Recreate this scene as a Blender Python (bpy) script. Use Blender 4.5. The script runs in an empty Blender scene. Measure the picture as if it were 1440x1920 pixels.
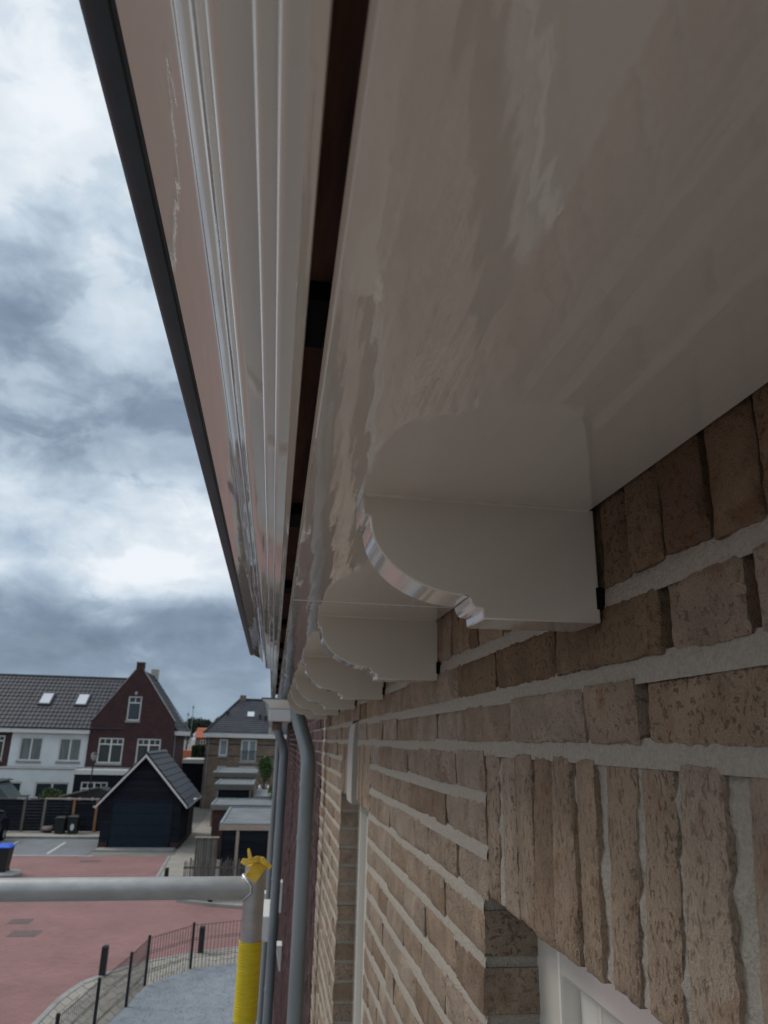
import bpy, bmesh, math, random
from mathutils import Vector, Matrix, noise as mn

random.seed(7)
SC = bpy.context.scene
COL = SC.collection
EYE = 5.2            # height of the camera above the street; heights below are given from this eye level

# ------------------------------------------------------------------ camera
cam_d = bpy.data.cameras.new("camera")
cam = bpy.data.objects.new("camera", cam_d)
COL.objects.link(cam)
right = Vector((0.98861281, -0.14872965, 0.02289538))
up = Vector((-0.06731333, -0.30100048, 0.9512453))
back = Vector((-0.13458686, -0.94195446, -0.30758442))
M = Matrix.Identity(4)
for i in range(3):
    M[i][0], M[i][1], M[i][2] = right[i], up[i], back[i]
M[2][3] = EYE
cam.matrix_world = M
cam_d.sensor_fit = 'VERTICAL'
cam_d.sensor_height = 36.0
cam_d.lens = 24.94
cam_d.clip_start = 0.02
cam_d.clip_end = 3000
cam_d.dof.use_dof = True
cam_d.dof.focus_distance = 0.64
cam_d.dof.aperture_fstop = 15
SC.camera = cam

# ------------------------------------------------------------------ world: daylight sky under broken cloud
SUN_AZ = math.radians(-66)     # clockwise from +Y
SUN_EL = math.radians(47)
sun_dir = Vector((math.sin(SUN_AZ) * math.cos(SUN_EL), math.cos(SUN_AZ) * math.cos(SUN_EL), math.sin(SUN_EL)))
W = bpy.data.worlds.new("World")
SC.world = W
W.use_nodes = True
nt = W.node_tree
nt.nodes.clear()
def nd(tree, typ, **kw):
    n = tree.nodes.new(typ)
    for k, v in kw.items():
        if k.startswith('_'):
            n.inputs[k[1:].replace('_', ' ')].default_value = v
        else:
            setattr(n, k, v)
    return n
def math_node(tree, op, a, b=None, clamp=False):
    n = tree.nodes.new('ShaderNodeMath'); n.operation = op; n.use_clamp = clamp
    for i, v in enumerate((a, b)):
        if v is None: continue
        if isinstance(v, (int, float)): n.inputs[i].default_value = v
        else: tree.links.new(v, n.inputs[i])
    return n.outputs[0]
def ramp(tree, fac, stops, interp='LINEAR'):
    r = tree.nodes.new('ShaderNodeValToRGB')
    r.color_ramp.interpolation = interp
    el = r.color_ramp.elements
    while len(el) < len(stops): el.new(0.5)
    for e, (p, c) in zip(el, stops):
        e.position = p
        e.color = (c, c, c, 1) if isinstance(c, (int, float)) else (*c, 1)
    tree.links.new(fac, r.inputs[0])
    return r.outputs[0]
out = nd(nt, 'ShaderNodeOutputWorld')
bg = nd(nt, 'ShaderNodeBackground'); bg.inputs[1].default_value = 0.10
sky = nd(nt, 'ShaderNodeTexSky', sky_type='NISHITA', sun_disc=False, sun_elevation=SUN_EL, sun_rotation=SUN_AZ)
sky.air_density = 1.0; sky.dust_density = 1.0; sky.ozone_density = 1.0
tc = nd(nt, 'ShaderNodeTexCoord')
sep = nd(nt, 'ShaderNodeSeparateXYZ')
nt.links.new(tc.outputs['Generated'], sep.inputs[0])
zc = math_node(nt, 'MAXIMUM', sep.outputs[2], 0.0)
den = math_node(nt, 'ADD', zc, 0.35)
px = math_node(nt, 'DIVIDE', sep.outputs[0], den)
py = math_node(nt, 'DIVIDE', sep.outputs[1], den)
cmb = nd(nt, 'ShaderNodeCombineXYZ')
nt.links.new(px, cmb.inputs[0]); nt.links.new(py, cmb.inputs[1])
def cloud_noise(scale, off, detail=9, rough=0.55, dist=0.35, sc=(1.0, 1.15, 1)):
    mp = nd(nt, 'ShaderNodeMapping')
    mp.inputs['Location'].default_value = off
    mp.inputs['Scale'].default_value = sc
    nt.links.new(cmb.outputs[0], mp.inputs[0])
    n = nd(nt, 'ShaderNodeTexNoise', _Scale=scale, _Detail=detail, _Roughness=rough, _Distortion=dist)
    nt.links.new(mp.outputs[0], n.inputs['Vector'])
    return n.outputs['Fac']
def billow(scale, off, sc, detail=10, rough=0.58, dist=0.3):
    mp = nd(nt, 'ShaderNodeMapping'); mp.inputs['Location'].default_value = off; mp.inputs['Scale'].default_value = sc
    nt.links.new(tc.outputs['Generated'], mp.inputs[0])
    n = nd(nt, 'ShaderNodeTexNoise', _Scale=scale, _Detail=detail, _Roughness=rough, _Distortion=dist)
    nt.links.new(mp.outputs[0], n.inputs['Vector'])
    return n.outputs['Fac']
n1 = cloud_noise(1.7, (3.1, 1.25, 0), 4, 0.5, 0.15)                 # big banks, light to dark
n2 = billow(5.2, (2.7, 1.3, 0.4), (1, 1, 1.7), 8, 0.5, 0.15)                       # billows
n3 = billow(15.0, (5.1, 0.3, 1.4), (1, 1, 1.6), 10, 0.62, 0.5)       # their frayed rims
nn = math_node(nt, 'ADD', math_node(nt, 'MULTIPLY', n2, 0.74), math_node(nt, 'MULTIPLY', n3, 0.26))
lump = ramp(nt, nn, [(0.34, 0.24), (0.44, 0.41), (0.495, 0.50), (0.53, 0.60), (0.68, 0.76)], 'LINEAR')
mix = math_node(nt, 'ADD', math_node(nt, 'MULTIPLY', n1, 0.42), math_node(nt, 'MULTIPLY', lump, 0.58))
# heights of the cloud decks: pale air low down, a grey deck, a bright break above it, a second grey deck, thin bright cloud overhead
deck = ramp(nt, zc, [(0.0, 0.50), (0.05, 0.52), (0.10, 0.45), (0.155, 0.46), (0.21, 0.70), (0.285, 0.72), (0.36, 0.48), (0.47, 0.48), (0.60, 0.60), (0.72, 0.66), (1.0, 0.68)], 'EASE')
front = math_node(nt, 'DIVIDE', math_node(nt, 'ADD', sep.outputs[0], 0.75), 0.35, clamp=True)     # the grey banks lie ahead; the cloud thins towards the hidden sun
deck2 = math_node(nt, 'ADD', math_node(nt, 'MULTIPLY', deck, front), math_node(nt, 'MULTIPLY', math_node(nt, 'SUBTRACT', 1.0, front), 0.62))
val = math_node(nt, 'ADD', mix, math_node(nt, 'SUBTRACT', deck2, 0.5))
cloud_col = ramp(nt, val, [(0.28, (1.5, 2.0, 2.75)), (0.42, (2.4, 3.1, 4.1)), (0.52, (3.8, 4.7, 5.8)), (0.62, (5.7, 6.7, 7.7)), (0.78, (8.6, 9.1, 9.6))])
gap = ramp(nt, n2, [(0.27, 0.30), (0.38, 0.0)])
mx = nd(nt, 'ShaderNodeMix', data_type='RGBA')
nt.links.new(gap, mx.inputs[0]); nt.links.new(cloud_col, mx.inputs[6]); nt.links.new(sky.outputs[0], mx.inputs[7])
low = ramp(nt, zc, [(0.0, 0.8), (0.05, 0.5), (0.13, 0.0)])
mx2 = nd(nt, 'ShaderNodeMix', data_type='RGBA')
nt.links.new(low, mx2.inputs[0]); nt.links.new(mx.outputs[2], mx2.inputs[6]); mx2.inputs[7].default_value = (2.6, 3.5, 4.3, 1)
nt.links.new(mx2.outputs[2], bg.inputs[0]); nt.links.new(bg.outputs[0], out.inputs[0])

# ------------------------------------------------------------------ sun behind thin cloud
sd = bpy.data.lights.new("sun", 'SUN'); sd.energy = 1.5; sd.angle = math.radians(20); sd.color = (1.0, 0.95, 0.88)
so = bpy.data.objects.new("sun", sd); COL.objects.link(so)
so.rotation_euler = (-sun_dir).to_track_quat('-Z', 'Y').to_euler()
so.location = (0, 0, 30)

SC.view_settings.view_transform = 'Standard'
SC.view_settings.look = 'None'
SC.view_settings.gamma = 1.0
SC.view_settings.use_curve_mapping = False
SC.view_settings.exposure = 0.0
SC.render.engine = 'CYCLES'
SC.cycles.use_denoising = True
SC.cycles.max_bounces = 8
SC.cycles.diffuse_bounces = 5
SC.cycles.glossy_bounces = 4
SC.cycles.sample_clamp_indirect = 8

# ------------------------------------------------------------------ materials
def material(name, base, rough=0.6, var=0.15, scale=8.0, bump=0.0, bscale=60.0, metallic=0.0, coat=0.0,
             coord='Object', stretch=(1, 1, 1), detail=5, spec=0.5, bdist=0.002, tint=None, island=0.0, objrand=0.0):
    m = bpy.data.materials.new(name); m.use_nodes = True
    t = m.node_tree; b = t.nodes['Principled BSDF']
    b.inputs['Roughness'].default_value = rough
    b.inputs['Metallic'].default_value = metallic
    b.inputs['Specular IOR Level'].default_value = spec
    b.inputs['Coat Weight'].default_value = coat
    b.inputs['Coat Roughness'].default_value = 0.04
    c = nd(t, 'ShaderNodeTexCoord')
    mp = nd(t, 'ShaderNodeMapping'); mp.inputs['Scale'].default_value = stretch
    if coord == 'World':
        g = nd(t, 'ShaderNodeNewGeometry'); t.links.new(g.outputs['Position'], mp.inputs[0])
    else:
        t.links.new(c.outputs[coord], mp.inputs[0])
    n = nd(t, 'ShaderNodeTexNoise', _Scale=scale, _Detail=detail, _Roughness=0.6)
    t.links.new(mp.outputs[0], n.inputs['Vector'])
    lo = tuple(max(0, x * (1 - var)) for x in base); hi = tuple(min(1, x * (1 + var)) for x in base)
    if tint: hi = tint
    col = ramp(t, n.outputs['Fac'], [(0.3, lo), (0.7, hi)])
    if island or objrand:
        g2 = nd(t, 'ShaderNodeNewGeometry'); oi = nd(t, 'ShaderNodeObjectInfo')
        rnd = math_node(t, 'FRACT', math_node(t, 'ADD', math_node(t, 'MULTIPLY', g2.outputs['Random Per Island'], 1.0 if island else 0.0), math_node(t, 'MULTIPLY', oi.outputs['Random'], 1.0 if objrand else 0.0)))
        hv = nd(t, 'ShaderNodeHueSaturation')
        k = max(island, objrand)
        t.links.new(math_node(t, 'ADD', math_node(t, 'MULTIPLY', rnd, 2 * k), 1 - k), hv.inputs['Value'])
        t.links.new(col, hv.inputs['Color']); col = hv.outputs[0]
    t.links.new(col, b.inputs['Base Color'])
    if bump:
        n2 = nd(t, 'ShaderNodeTexNoise', _Scale=bscale, _Detail=6, _Roughness=0.6)
        t.links.new(mp.outputs[0], n2.inputs['Vector'])
        bm_ = nd(t, 'ShaderNodeBump', _Strength=bump, _Distance=bdist)
        t.links.new(n2.outputs['Fac'], bm_.inputs['Height']); t.links.new(bm_.outputs[0], b.inputs['Normal'])
    return m

def gloss_paint(name, base, stretch, bump=0.35, rough=0.07, bscale=40):
    """cream lacquer laid on with a brush: fine strokes along the board, a slow ripple under them"""
    m = bpy.data.materials.new(name); m.use_nodes = True
    t = m.node_tree; b = t.nodes['Principled BSDF']
    b.inputs['Roughness'].default_value = rough
    b.inputs['IOR'].default_value = 1.6
    b.inputs['Coat Weight'].default_value = 1.0; b.inputs['Coat Roughness'].default_value = rough * 0.7; b.inputs['Coat IOR'].default_value = 1.6
    g = nd(t, 'ShaderNodeNewGeometry')
    mp = nd(t, 'ShaderNodeMapping'); mp.inputs['Scale'].default_value = stretch
    t.links.new(g.outputs['Position'], mp.inputs[0])
    n = nd(t, 'ShaderNodeTexNoise', _Scale=6.0, _Detail=3); t.links.new(mp.outputs[0], n.inputs['Vector'])
    col = ramp(t, n.outputs['Fac'], [(0.3, tuple(x * 0.975 for x in base)), (0.7, base)])
    t.links.new(col, b.inputs['Base Color'])
    a = nd(t, 'ShaderNodeTexNoise', _Scale=1.0, _Detail=2, _Roughness=0.5, _Distortion=0.15); t.links.new(mp.outputs[0], a.inputs['Vector'])   # brush strokes, long and narrow
    c = nd(t, 'ShaderNodeTexNoise', _Scale=8.0, _Detail=2); t.links.new(g.outputs['Position'], c.inputs['Vector'])               # slow ripple of the board
    o = nd(t, 'ShaderNodeTexNoise', _Scale=190.0, _Detail=3); t.links.new(g.outputs['Position'], o.inputs['Vector'])             # orange peel
    h = math_node(t, 'ADD', math_node(t, 'ADD', math_node(t, 'MULTIPLY', a.outputs['Fac'], 0.00042 * bump), math_node(t, 'MULTIPLY', c.outputs['Fac'], 0.0010 * bump)), math_node(t, 'MULTIPLY', o.outputs['Fac'], 0.00005 * bump))
    bp = nd(t, 'ShaderNodeBump', _Strength=1.0, _Distance=1.0)
    t.links.new(h, bp.inputs['Height']); t.links.new(bp.outputs[0], b.inputs['Normal']); t.links.new(bp.outputs[0], b.inputs['Coat Normal'])
    return m

def brick_material(name, tones, grain=(1, 1, 1), pits=0.55):
    """hand-moulded brick: tone per brick, smears, sand grain, open pits"""
    m = bpy.data.materials.new(name); m.use_nodes = True
    t = m.node_tree; b = t.nodes['Principled BSDF']
    b.inputs['Roughness'].default_value = 0.92; b.inputs['Specular IOR Level'].default_value = 0.25
    g = nd(t, 'ShaderNodeNewGeometry'); oi = nd(t, 'ShaderNodeObjectInfo')
    rnd = math_node(t, 'FRACT', math_node(t, 'ADD', g.outputs['Random Per Island'], oi.outputs['Random']))
    mp = nd(t, 'ShaderNodeMapping'); mp.inputs['Scale'].default_value = grain
    off = nd(t, 'ShaderNodeVectorMath', operation='ADD')
    cb = nd(t, 'ShaderNodeCombineXYZ'); t.links.new(math_node(t, 'MULTIPLY', rnd, 37.0), cb.inputs[0]); t.links.new(math_node(t, 'MULTIPLY', rnd, 11.0), cb.inputs[2])
    t.links.new(g.outputs['Position'], off.inputs[0]); t.links.new(cb.outputs[0], off.inputs[1])
    t.links.new(off.outputs[0], mp.inputs[0])
    V = mp.outputs[0]
    tone = ramp(t, rnd, [(i / (len(tones) - 1), c) for i, c in enumerate(tones)])
    sm = nd(t, 'ShaderNodeTexNoise', _Scale=16.0, _Detail=4, _Roughness=0.6, _Distortion=0.6); t.links.new(V, sm.inputs['Vector'])
    gr = nd(t, 'ShaderNodeTexNoise', _Scale=640.0, _Detail=3, _Roughness=0.7); t.links.new(V, gr.inputs['Vector'])
    md = nd(t, 'ShaderNodeTexNoise', _Scale=190.0, _Detail=5, _Roughness=0.62, _Distortion=0.2); t.links.new(V, md.inputs['Vector'])
    f = math_node(t, 'ADD', math_node(t, 'MULTIPLY', sm.outputs['Fac'], 0.70), math_node(t, 'MULTIPLY', gr.outputs['Fac'], 0.65))
    f2 = ramp(t, f, [(0.44, 0.55), (0.66, 0.96), (0.88, 1.34)])
    mul = nd(t, 'ShaderNodeMix', data_type='RGBA', blend_type='MULTIPLY'); mul.inputs[0].default_value = 1.0
    t.links.new(tone, mul.inputs[6]); t.links.new(f2, mul.inputs[7])
    # rusty smears on some bricks
    sm2 = nd(t, 'ShaderNodeTexNoise', _Scale=22.0, _Detail=3, _Distortion=0.8); t.links.new(off.outputs[0], sm2.inputs['Vector'])
    rust = nd(t, 'ShaderNodeMix', data_type='RGBA'); rust.inputs[7].default_value = (tones[0][0] * 1.0, tones[0][1] * 0.72, tones[0][2] * 0.55, 1)
    t.links.new(ramp(t, sm2.outputs['Fac'], [(0.58, 0.0), (0.72, 0.55)]), rust.inputs[0]); t.links.new(mul.outputs[2], rust.inputs[6])
    # how pitted this brick is
    pitty = ramp(t, math_node(t, 'FRACT', math_node(t, 'MULTIPLY', rnd, 7.31)), [(0.0, 0.25), (0.55, 0.5), (1.0, 1.0)])
    pit = ramp(t, md.outputs['Fac'], [(0.32, 0.0), (0.43, 1.0)])
    pitm = math_node(t, 'MULTIPLY', math_node(t, 'SUBTRACT', 1.0, pit), pitty)
    dk = nd(t, 'ShaderNodeMix', data_type='RGBA'); dk.inputs[7].default_value = (tones[0][0] * 0.62, tones[0][1] * 0.55, tones[0][2] * 0.5, 1)
    t.links.new(math_node(t, 'MULTIPLY', pitm, 0.30), dk.inputs[0]); t.links.new(rust.outputs[2], dk.inputs[6])
    t.links.new(dk.outputs[2], b.inputs['Base Color'])
    h = math_node(t, 'ADD', math_node(t, 'MULTIPLY', gr.outputs['Fac'], 0.5), math_node(t, 'SUBTRACT', math_node(t, 'MULTIPLY', md.outputs['Fac'], 0.55), math_node(t, 'MULTIPLY', pitm, 0.8)))
    bp = nd(t, 'ShaderNodeBump', _Strength=pits, _Distance=0.0042)
    t.links.new(h, bp.inputs['Height']); t.links.new(bp.outputs[0], b.inputs['Normal'])
    return m

def brick_pattern(name, brick, mortar, sx=0.21, sz=0.0615, axis='x'):
    """brickwork too far off to tell brick from brick"""
    m = bpy.data.materials.new(name); m.use_nodes = True
    t = m.node_tree; b = t.nodes['Principled BSDF']; b.inputs['Roughness'].default_value = 0.9
    g = nd(t, 'ShaderNodeNewGeometry'); s = nd(t, 'ShaderNodeSeparateXYZ'); t.links.new(g.outputs['Position'], s.inputs[0])
    c = nd(t, 'ShaderNodeCombineXYZ')
    t.links.new(math_node(t, 'ADD', s.outputs[0], s.outputs[1]), c.inputs[0]); t.links.new(s.outputs[2], c.inputs[1])
    br = nd(t, 'ShaderNodeTexBrick', _Scale=1.0); br.inputs['Brick Width'].default_value = sx; br.inputs['Row Height'].default_value = sz
    br.inputs['Mortar Size'].default_value = 0.005; br.inputs['Color1'].default_value = (*[x * 0.72 for x in brick], 1)
    br.inputs['Color2'].default_value = (*[x * 1.25 for x in brick], 1); br.inputs['Mortar'].default_value = (*mortar, 1)
    t.links.new(c.outputs[0], br.inputs['Vector'])
    n = nd(t, 'ShaderNodeTexNoise', _Scale=1.3, _Detail=5); t.links.new(g.outputs['Position'], n.inputs['Vector'])
    mul = nd(t, 'ShaderNodeMix', data_type='RGBA', blend_type='MULTIPLY'); mul.inputs[0].default_value = 1
    t.links.new(br.outputs['Color'], mul.inputs[6]); t.links.new(ramp(t, n.outputs['Fac'], [(0.3, 0.8), (0.7, 1.15)]), mul.inputs[7])
    t.links.new(mul.outputs[2], b.inputs['Base Color'])
    return m

CREAM = (0.655, 0.592, 0.505)
M_soffit = gloss_paint('cream_soffit_lacquer', CREAM, (55, 4.5, 55), 0.85, 0.02)
M_mould = gloss_paint('cream_moulding_lacquer', CREAM, (110, 5, 110), 0.5, 0.02)
M_bracket = gloss_paint('cream_bracket_lacquer', CREAM, (40, 40, 40), 0.13, 0.13)
M_frame = gloss_paint('off_white_frame_paint', (0.71, 0.68, 0.60), (30, 30, 2), 0.3, 0.2)
M_brick = brick_material('pale_brick', [(0.235, 0.165, 0.112), (0.300, 0.227, 0.164), (0.323, 0.253, 0.189), (0.345, 0.275, 0.212), (0.300, 0.213, 0.142), (0.331, 0.263, 0.202)], pits=1.0)
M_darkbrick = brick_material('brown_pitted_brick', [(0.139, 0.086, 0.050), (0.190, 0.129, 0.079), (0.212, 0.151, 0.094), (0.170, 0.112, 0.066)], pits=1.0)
M_soldier = brick_material('pale_soldier_brick', [(0.246, 0.171, 0.114), (0.321, 0.235, 0.163), (0.338, 0.261, 0.189), (0.360, 0.284, 0.212), (0.325, 0.223, 0.141), (0.342, 0.270, 0.202)], grain=(1, 1.25, 0.6), pits=1.0)
M_redbrick = brick_material('dark_red_brick', [(0.042, 0.018, 0.019), (0.062, 0.029, 0.030), (0.082, 0.046, 0.047), (0.055, 0.024, 0.025)], pits=0.6)
M_mortar = material('grey_mortar', (0.41, 0.37, 0.31), 0.95, 0.13, 260, 1.0, 330, coord='World', spec=0.15, bdist=0.004)
M_palewall = brick_pattern('pale_brickwork', (0.38, 0.29, 0.21), (0.45, 0.43, 0.40))
M_redwall = brick_pattern('dark_red_brickwork', (0.054, 0.021, 0.022), (0.058, 0.036, 0.035))
M_brownwall = brick_pattern('brown_brickwork', (0.19, 0.135, 0.095), (0.22, 0.18, 0.15))
M_lining = material('dark_gutter_lining', (0.028, 0.034, 0.042), 0.42, 0.3, 14, 0.15, 60, coord='World', spec=0.5)
M_black = material('black_rubber', (0.006, 0.006, 0.007), 0.8, 0.2, 20, coord='World', spec=0.1)
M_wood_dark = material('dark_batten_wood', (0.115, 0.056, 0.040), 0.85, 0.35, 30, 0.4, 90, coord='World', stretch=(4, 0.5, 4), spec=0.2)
M_keystone = material('pale_stone', (0.38, 0.36, 0.32), 0.8, 0.08, 20, 0.15, 200, coord='World')
M_zinc = material('grey_zinc', (0.215, 0.25, 0.26), 0.42, 0.22, 7, 0.05, 40, metallic=0.3, coord='World', stretch=(1, 1, 0.25))
M_glass = material('window_glass', (0.025, 0.033, 0.038), 0.04, 0.3, 0.7, coord='World', spec=0.8)
M_blind = material('beige_blind_behind_glass', (0.30, 0.28, 0.24), 0.08, 0.06, 3, coord='World', spec=0.7)
M_roof = material('dark_roof_tile', (0.040, 0.042, 0.052), 0.55, 0.25, 1.2, coord='World', island=0.07, spec=0.35)
M_roofdk = material('roof_underlay', (0.03, 0.03, 0.034), 0.9, 0.2, 2, coord='World')
M_white = material('white_render', (0.64, 0.665, 0.67), 0.85, 0.07, 1.4, 0.2, 60, coord='World')
M_whitewood = material('white_painted_wood', (0.62, 0.62, 0.60), 0.4, 0.05, 2, coord='World')
M_blackboard = material('black_stained_board', (0.0115, 0.0145, 0.021), 0.75, 0.45, 3, 0.3, 30, coord='World', stretch=(0.4, 1, 6), objrand=0.3, spec=0.15)
M_door = material('dark_blue_door', (0.009, 0.020, 0.033), 0.6, 0.15, 3, coord='World', spec=0.2)
M_alu = material('aluminium_tube', (0.42, 0.415, 0.405), 0.45, 0.16, 30, 0.25, 260, metallic=0.75, coord='World', stretch=(0.5, 1, 1), bdist=0.0004)
M_yellow = material('yellow_tape', (0.62, 0.47, 0.008), 0.38, 0.12, 25, 0.25, 50, coord='World', stretch=(1, 1, 6), bdist=0.002)
M_strap = material('yellow_strap', (0.80, 0.52, 0.06), 0.55, 0.2, 60, 0.4, 160, coord='World')
M_red = material('red_paving', (0.255, 0.130, 0.123), 0.85, 0.16, 0.45, 0.5, 30, coord='World', detail=10)
t = M_red.node_tree; b = t.nodes['Principled BSDF']; old = b.inputs['Base Color'].links[0].from_socket      # small clay pavers, barely told apart from up here
g = nd(t, 'ShaderNodeNewGeometry'); br = nd(t, 'ShaderNodeTexBrick', _Scale=1.0); br.inputs['Brick Width'].default_value = 0.21; br.inputs['Row Height'].default_value = 0.105
br.inputs['Mortar Size'].default_value = 0.006; br.inputs['Color1'].default_value = (1.1, 1.08, 1.06, 1); br.inputs['Color2'].default_value = (0.88, 0.88, 0.88, 1); br.inputs['Mortar'].default_value = (0.62, 0.68, 0.68, 1)
t.links.new(g.outputs['Position'], br.inputs['Vector'])
mm_ = nd(t, 'ShaderNodeMix', data_type='RGBA', blend_type='MULTIPLY'); mm_.inputs[0].default_value = 0.9
t.links.new(old, mm_.inputs[6]); t.links.new(br.outputs['Color'], mm_.inputs[7]); t.links.new(mm_.outputs[2], b.inputs['Base Color'])
M_ground = material('ground_soil', (0.20, 0.19, 0.17), 0.95, 0.3, 0.4, coord='World', detail=8)
M_pave = material('beige_paving', (0.31, 0.285, 0.245), 0.9, 0.16, 1.5, 0.4, 40, coord='World', detail=8, objrand=0.07)
M_kerb = material('concrete_kerb', (0.27, 0.265, 0.25), 0.9, 0.2, 2, 0.3, 60, coord='World')
M_park = material('grey_parking', (0.165, 0.175, 0.185), 0.85, 0.15, 1.2, 0.4, 40, coord='World', detail=8)
M_line = material('white_road_paint', (0.50, 0.50, 0.48), 0.7, 0.12, 4, coord='World')
M_gravel = material('pale_grey_gravel', (0.225, 0.25, 0.275), 0.95, 0.14, 3.5, 0.35, 160, coord='World', detail=10, bdist=0.002)
M_iron = material('black_steel', (0.012, 0.013, 0.015), 0.45, 0.2, 5, coord='World')
M_drain = material('cast_iron_drain', (0.15, 0.10, 0.098), 0.85, 0.2, 10, coord='World')
M_leaf = material('leaf_green', (0.045, 0.085, 0.022), 0.7, 0.4, 1.5, coord='World', island=0.4)
M_leafdk = material('dark_leaf', (0.022, 0.042, 0.018), 0.75, 0.4, 0.6, coord='World', island=0.4)
M_bark = material('bark', (0.09, 0.07, 0.05), 0.9, 0.3, 10, coord='World')
M_greywood = material('weathered_grey_wood', (0.135, 0.125, 0.112), 0.9, 0.3, 6, 0.4, 60, coord='World', stretch=(6, 6, 0.5), objrand=0.3)
M_paleboard = material('pale_new_wood', (0.38, 0.30, 0.245), 0.8, 0.15, 5, coord='World', stretch=(1, 1, 4))
M_orangepost = material('orange_brown_post', (0.34, 0.155, 0.065), 0.8, 0.2, 5, coord='World')
M_felt = material('grey_roof_felt', (0.15, 0.16, 0.165), 0.85, 0.25, 0.9, coord='World', detail=8)
M_puddle = material('wet_felt_patch', (0.09, 0.105, 0.10), 0.25, 0.2, 4, coord='World')
M_orange = material('orange_roof_tile', (0.42, 0.115, 0.05), 0.75, 0.25, 2, coord='World')
M_carpaint = material('dark_car_paint', (0.010, 0.013, 0.018), 0.15, 0.1, 1, coord='World', coat=1.0)
M_binplastic = material('dark_green_bin_plastic', (0.007, 0.012, 0.013), 0.45, 0.2, 3, coord='World')
M_blue = material('blue_lid_plastic', (0.012, 0.10, 0.62), 0.4, 0.1, 3, coord='World')
M_greengrey = material('grey_green_cladding', (0.075, 0.095, 0.095), 0.7, 0.15, 2, coord='World')
M_pot = material('pink_clay', (0.36, 0.27, 0.23), 0.85, 0.15, 6, coord='World')
M_plastic = material('white_plastic', (0.80, 0.79, 0.76), 0.4, 0.03, 3, coord='World')
M_lamp = material('lamp_glass', (0.35, 0.36, 0.36), 0.2, 0.05, 3, coord='World')
M_sticker = material('white_sticker', (0.55, 0.6, 0.62), 0.5, 0.05, 3, coord='World')

# ------------------------------------------------------------------ builders (coordinates relative to eye level)
def origin_of(o):
    v = Vector((0, 0, 0))
    while o is not None:
        v += o.location; o = o.parent
    return v

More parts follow.
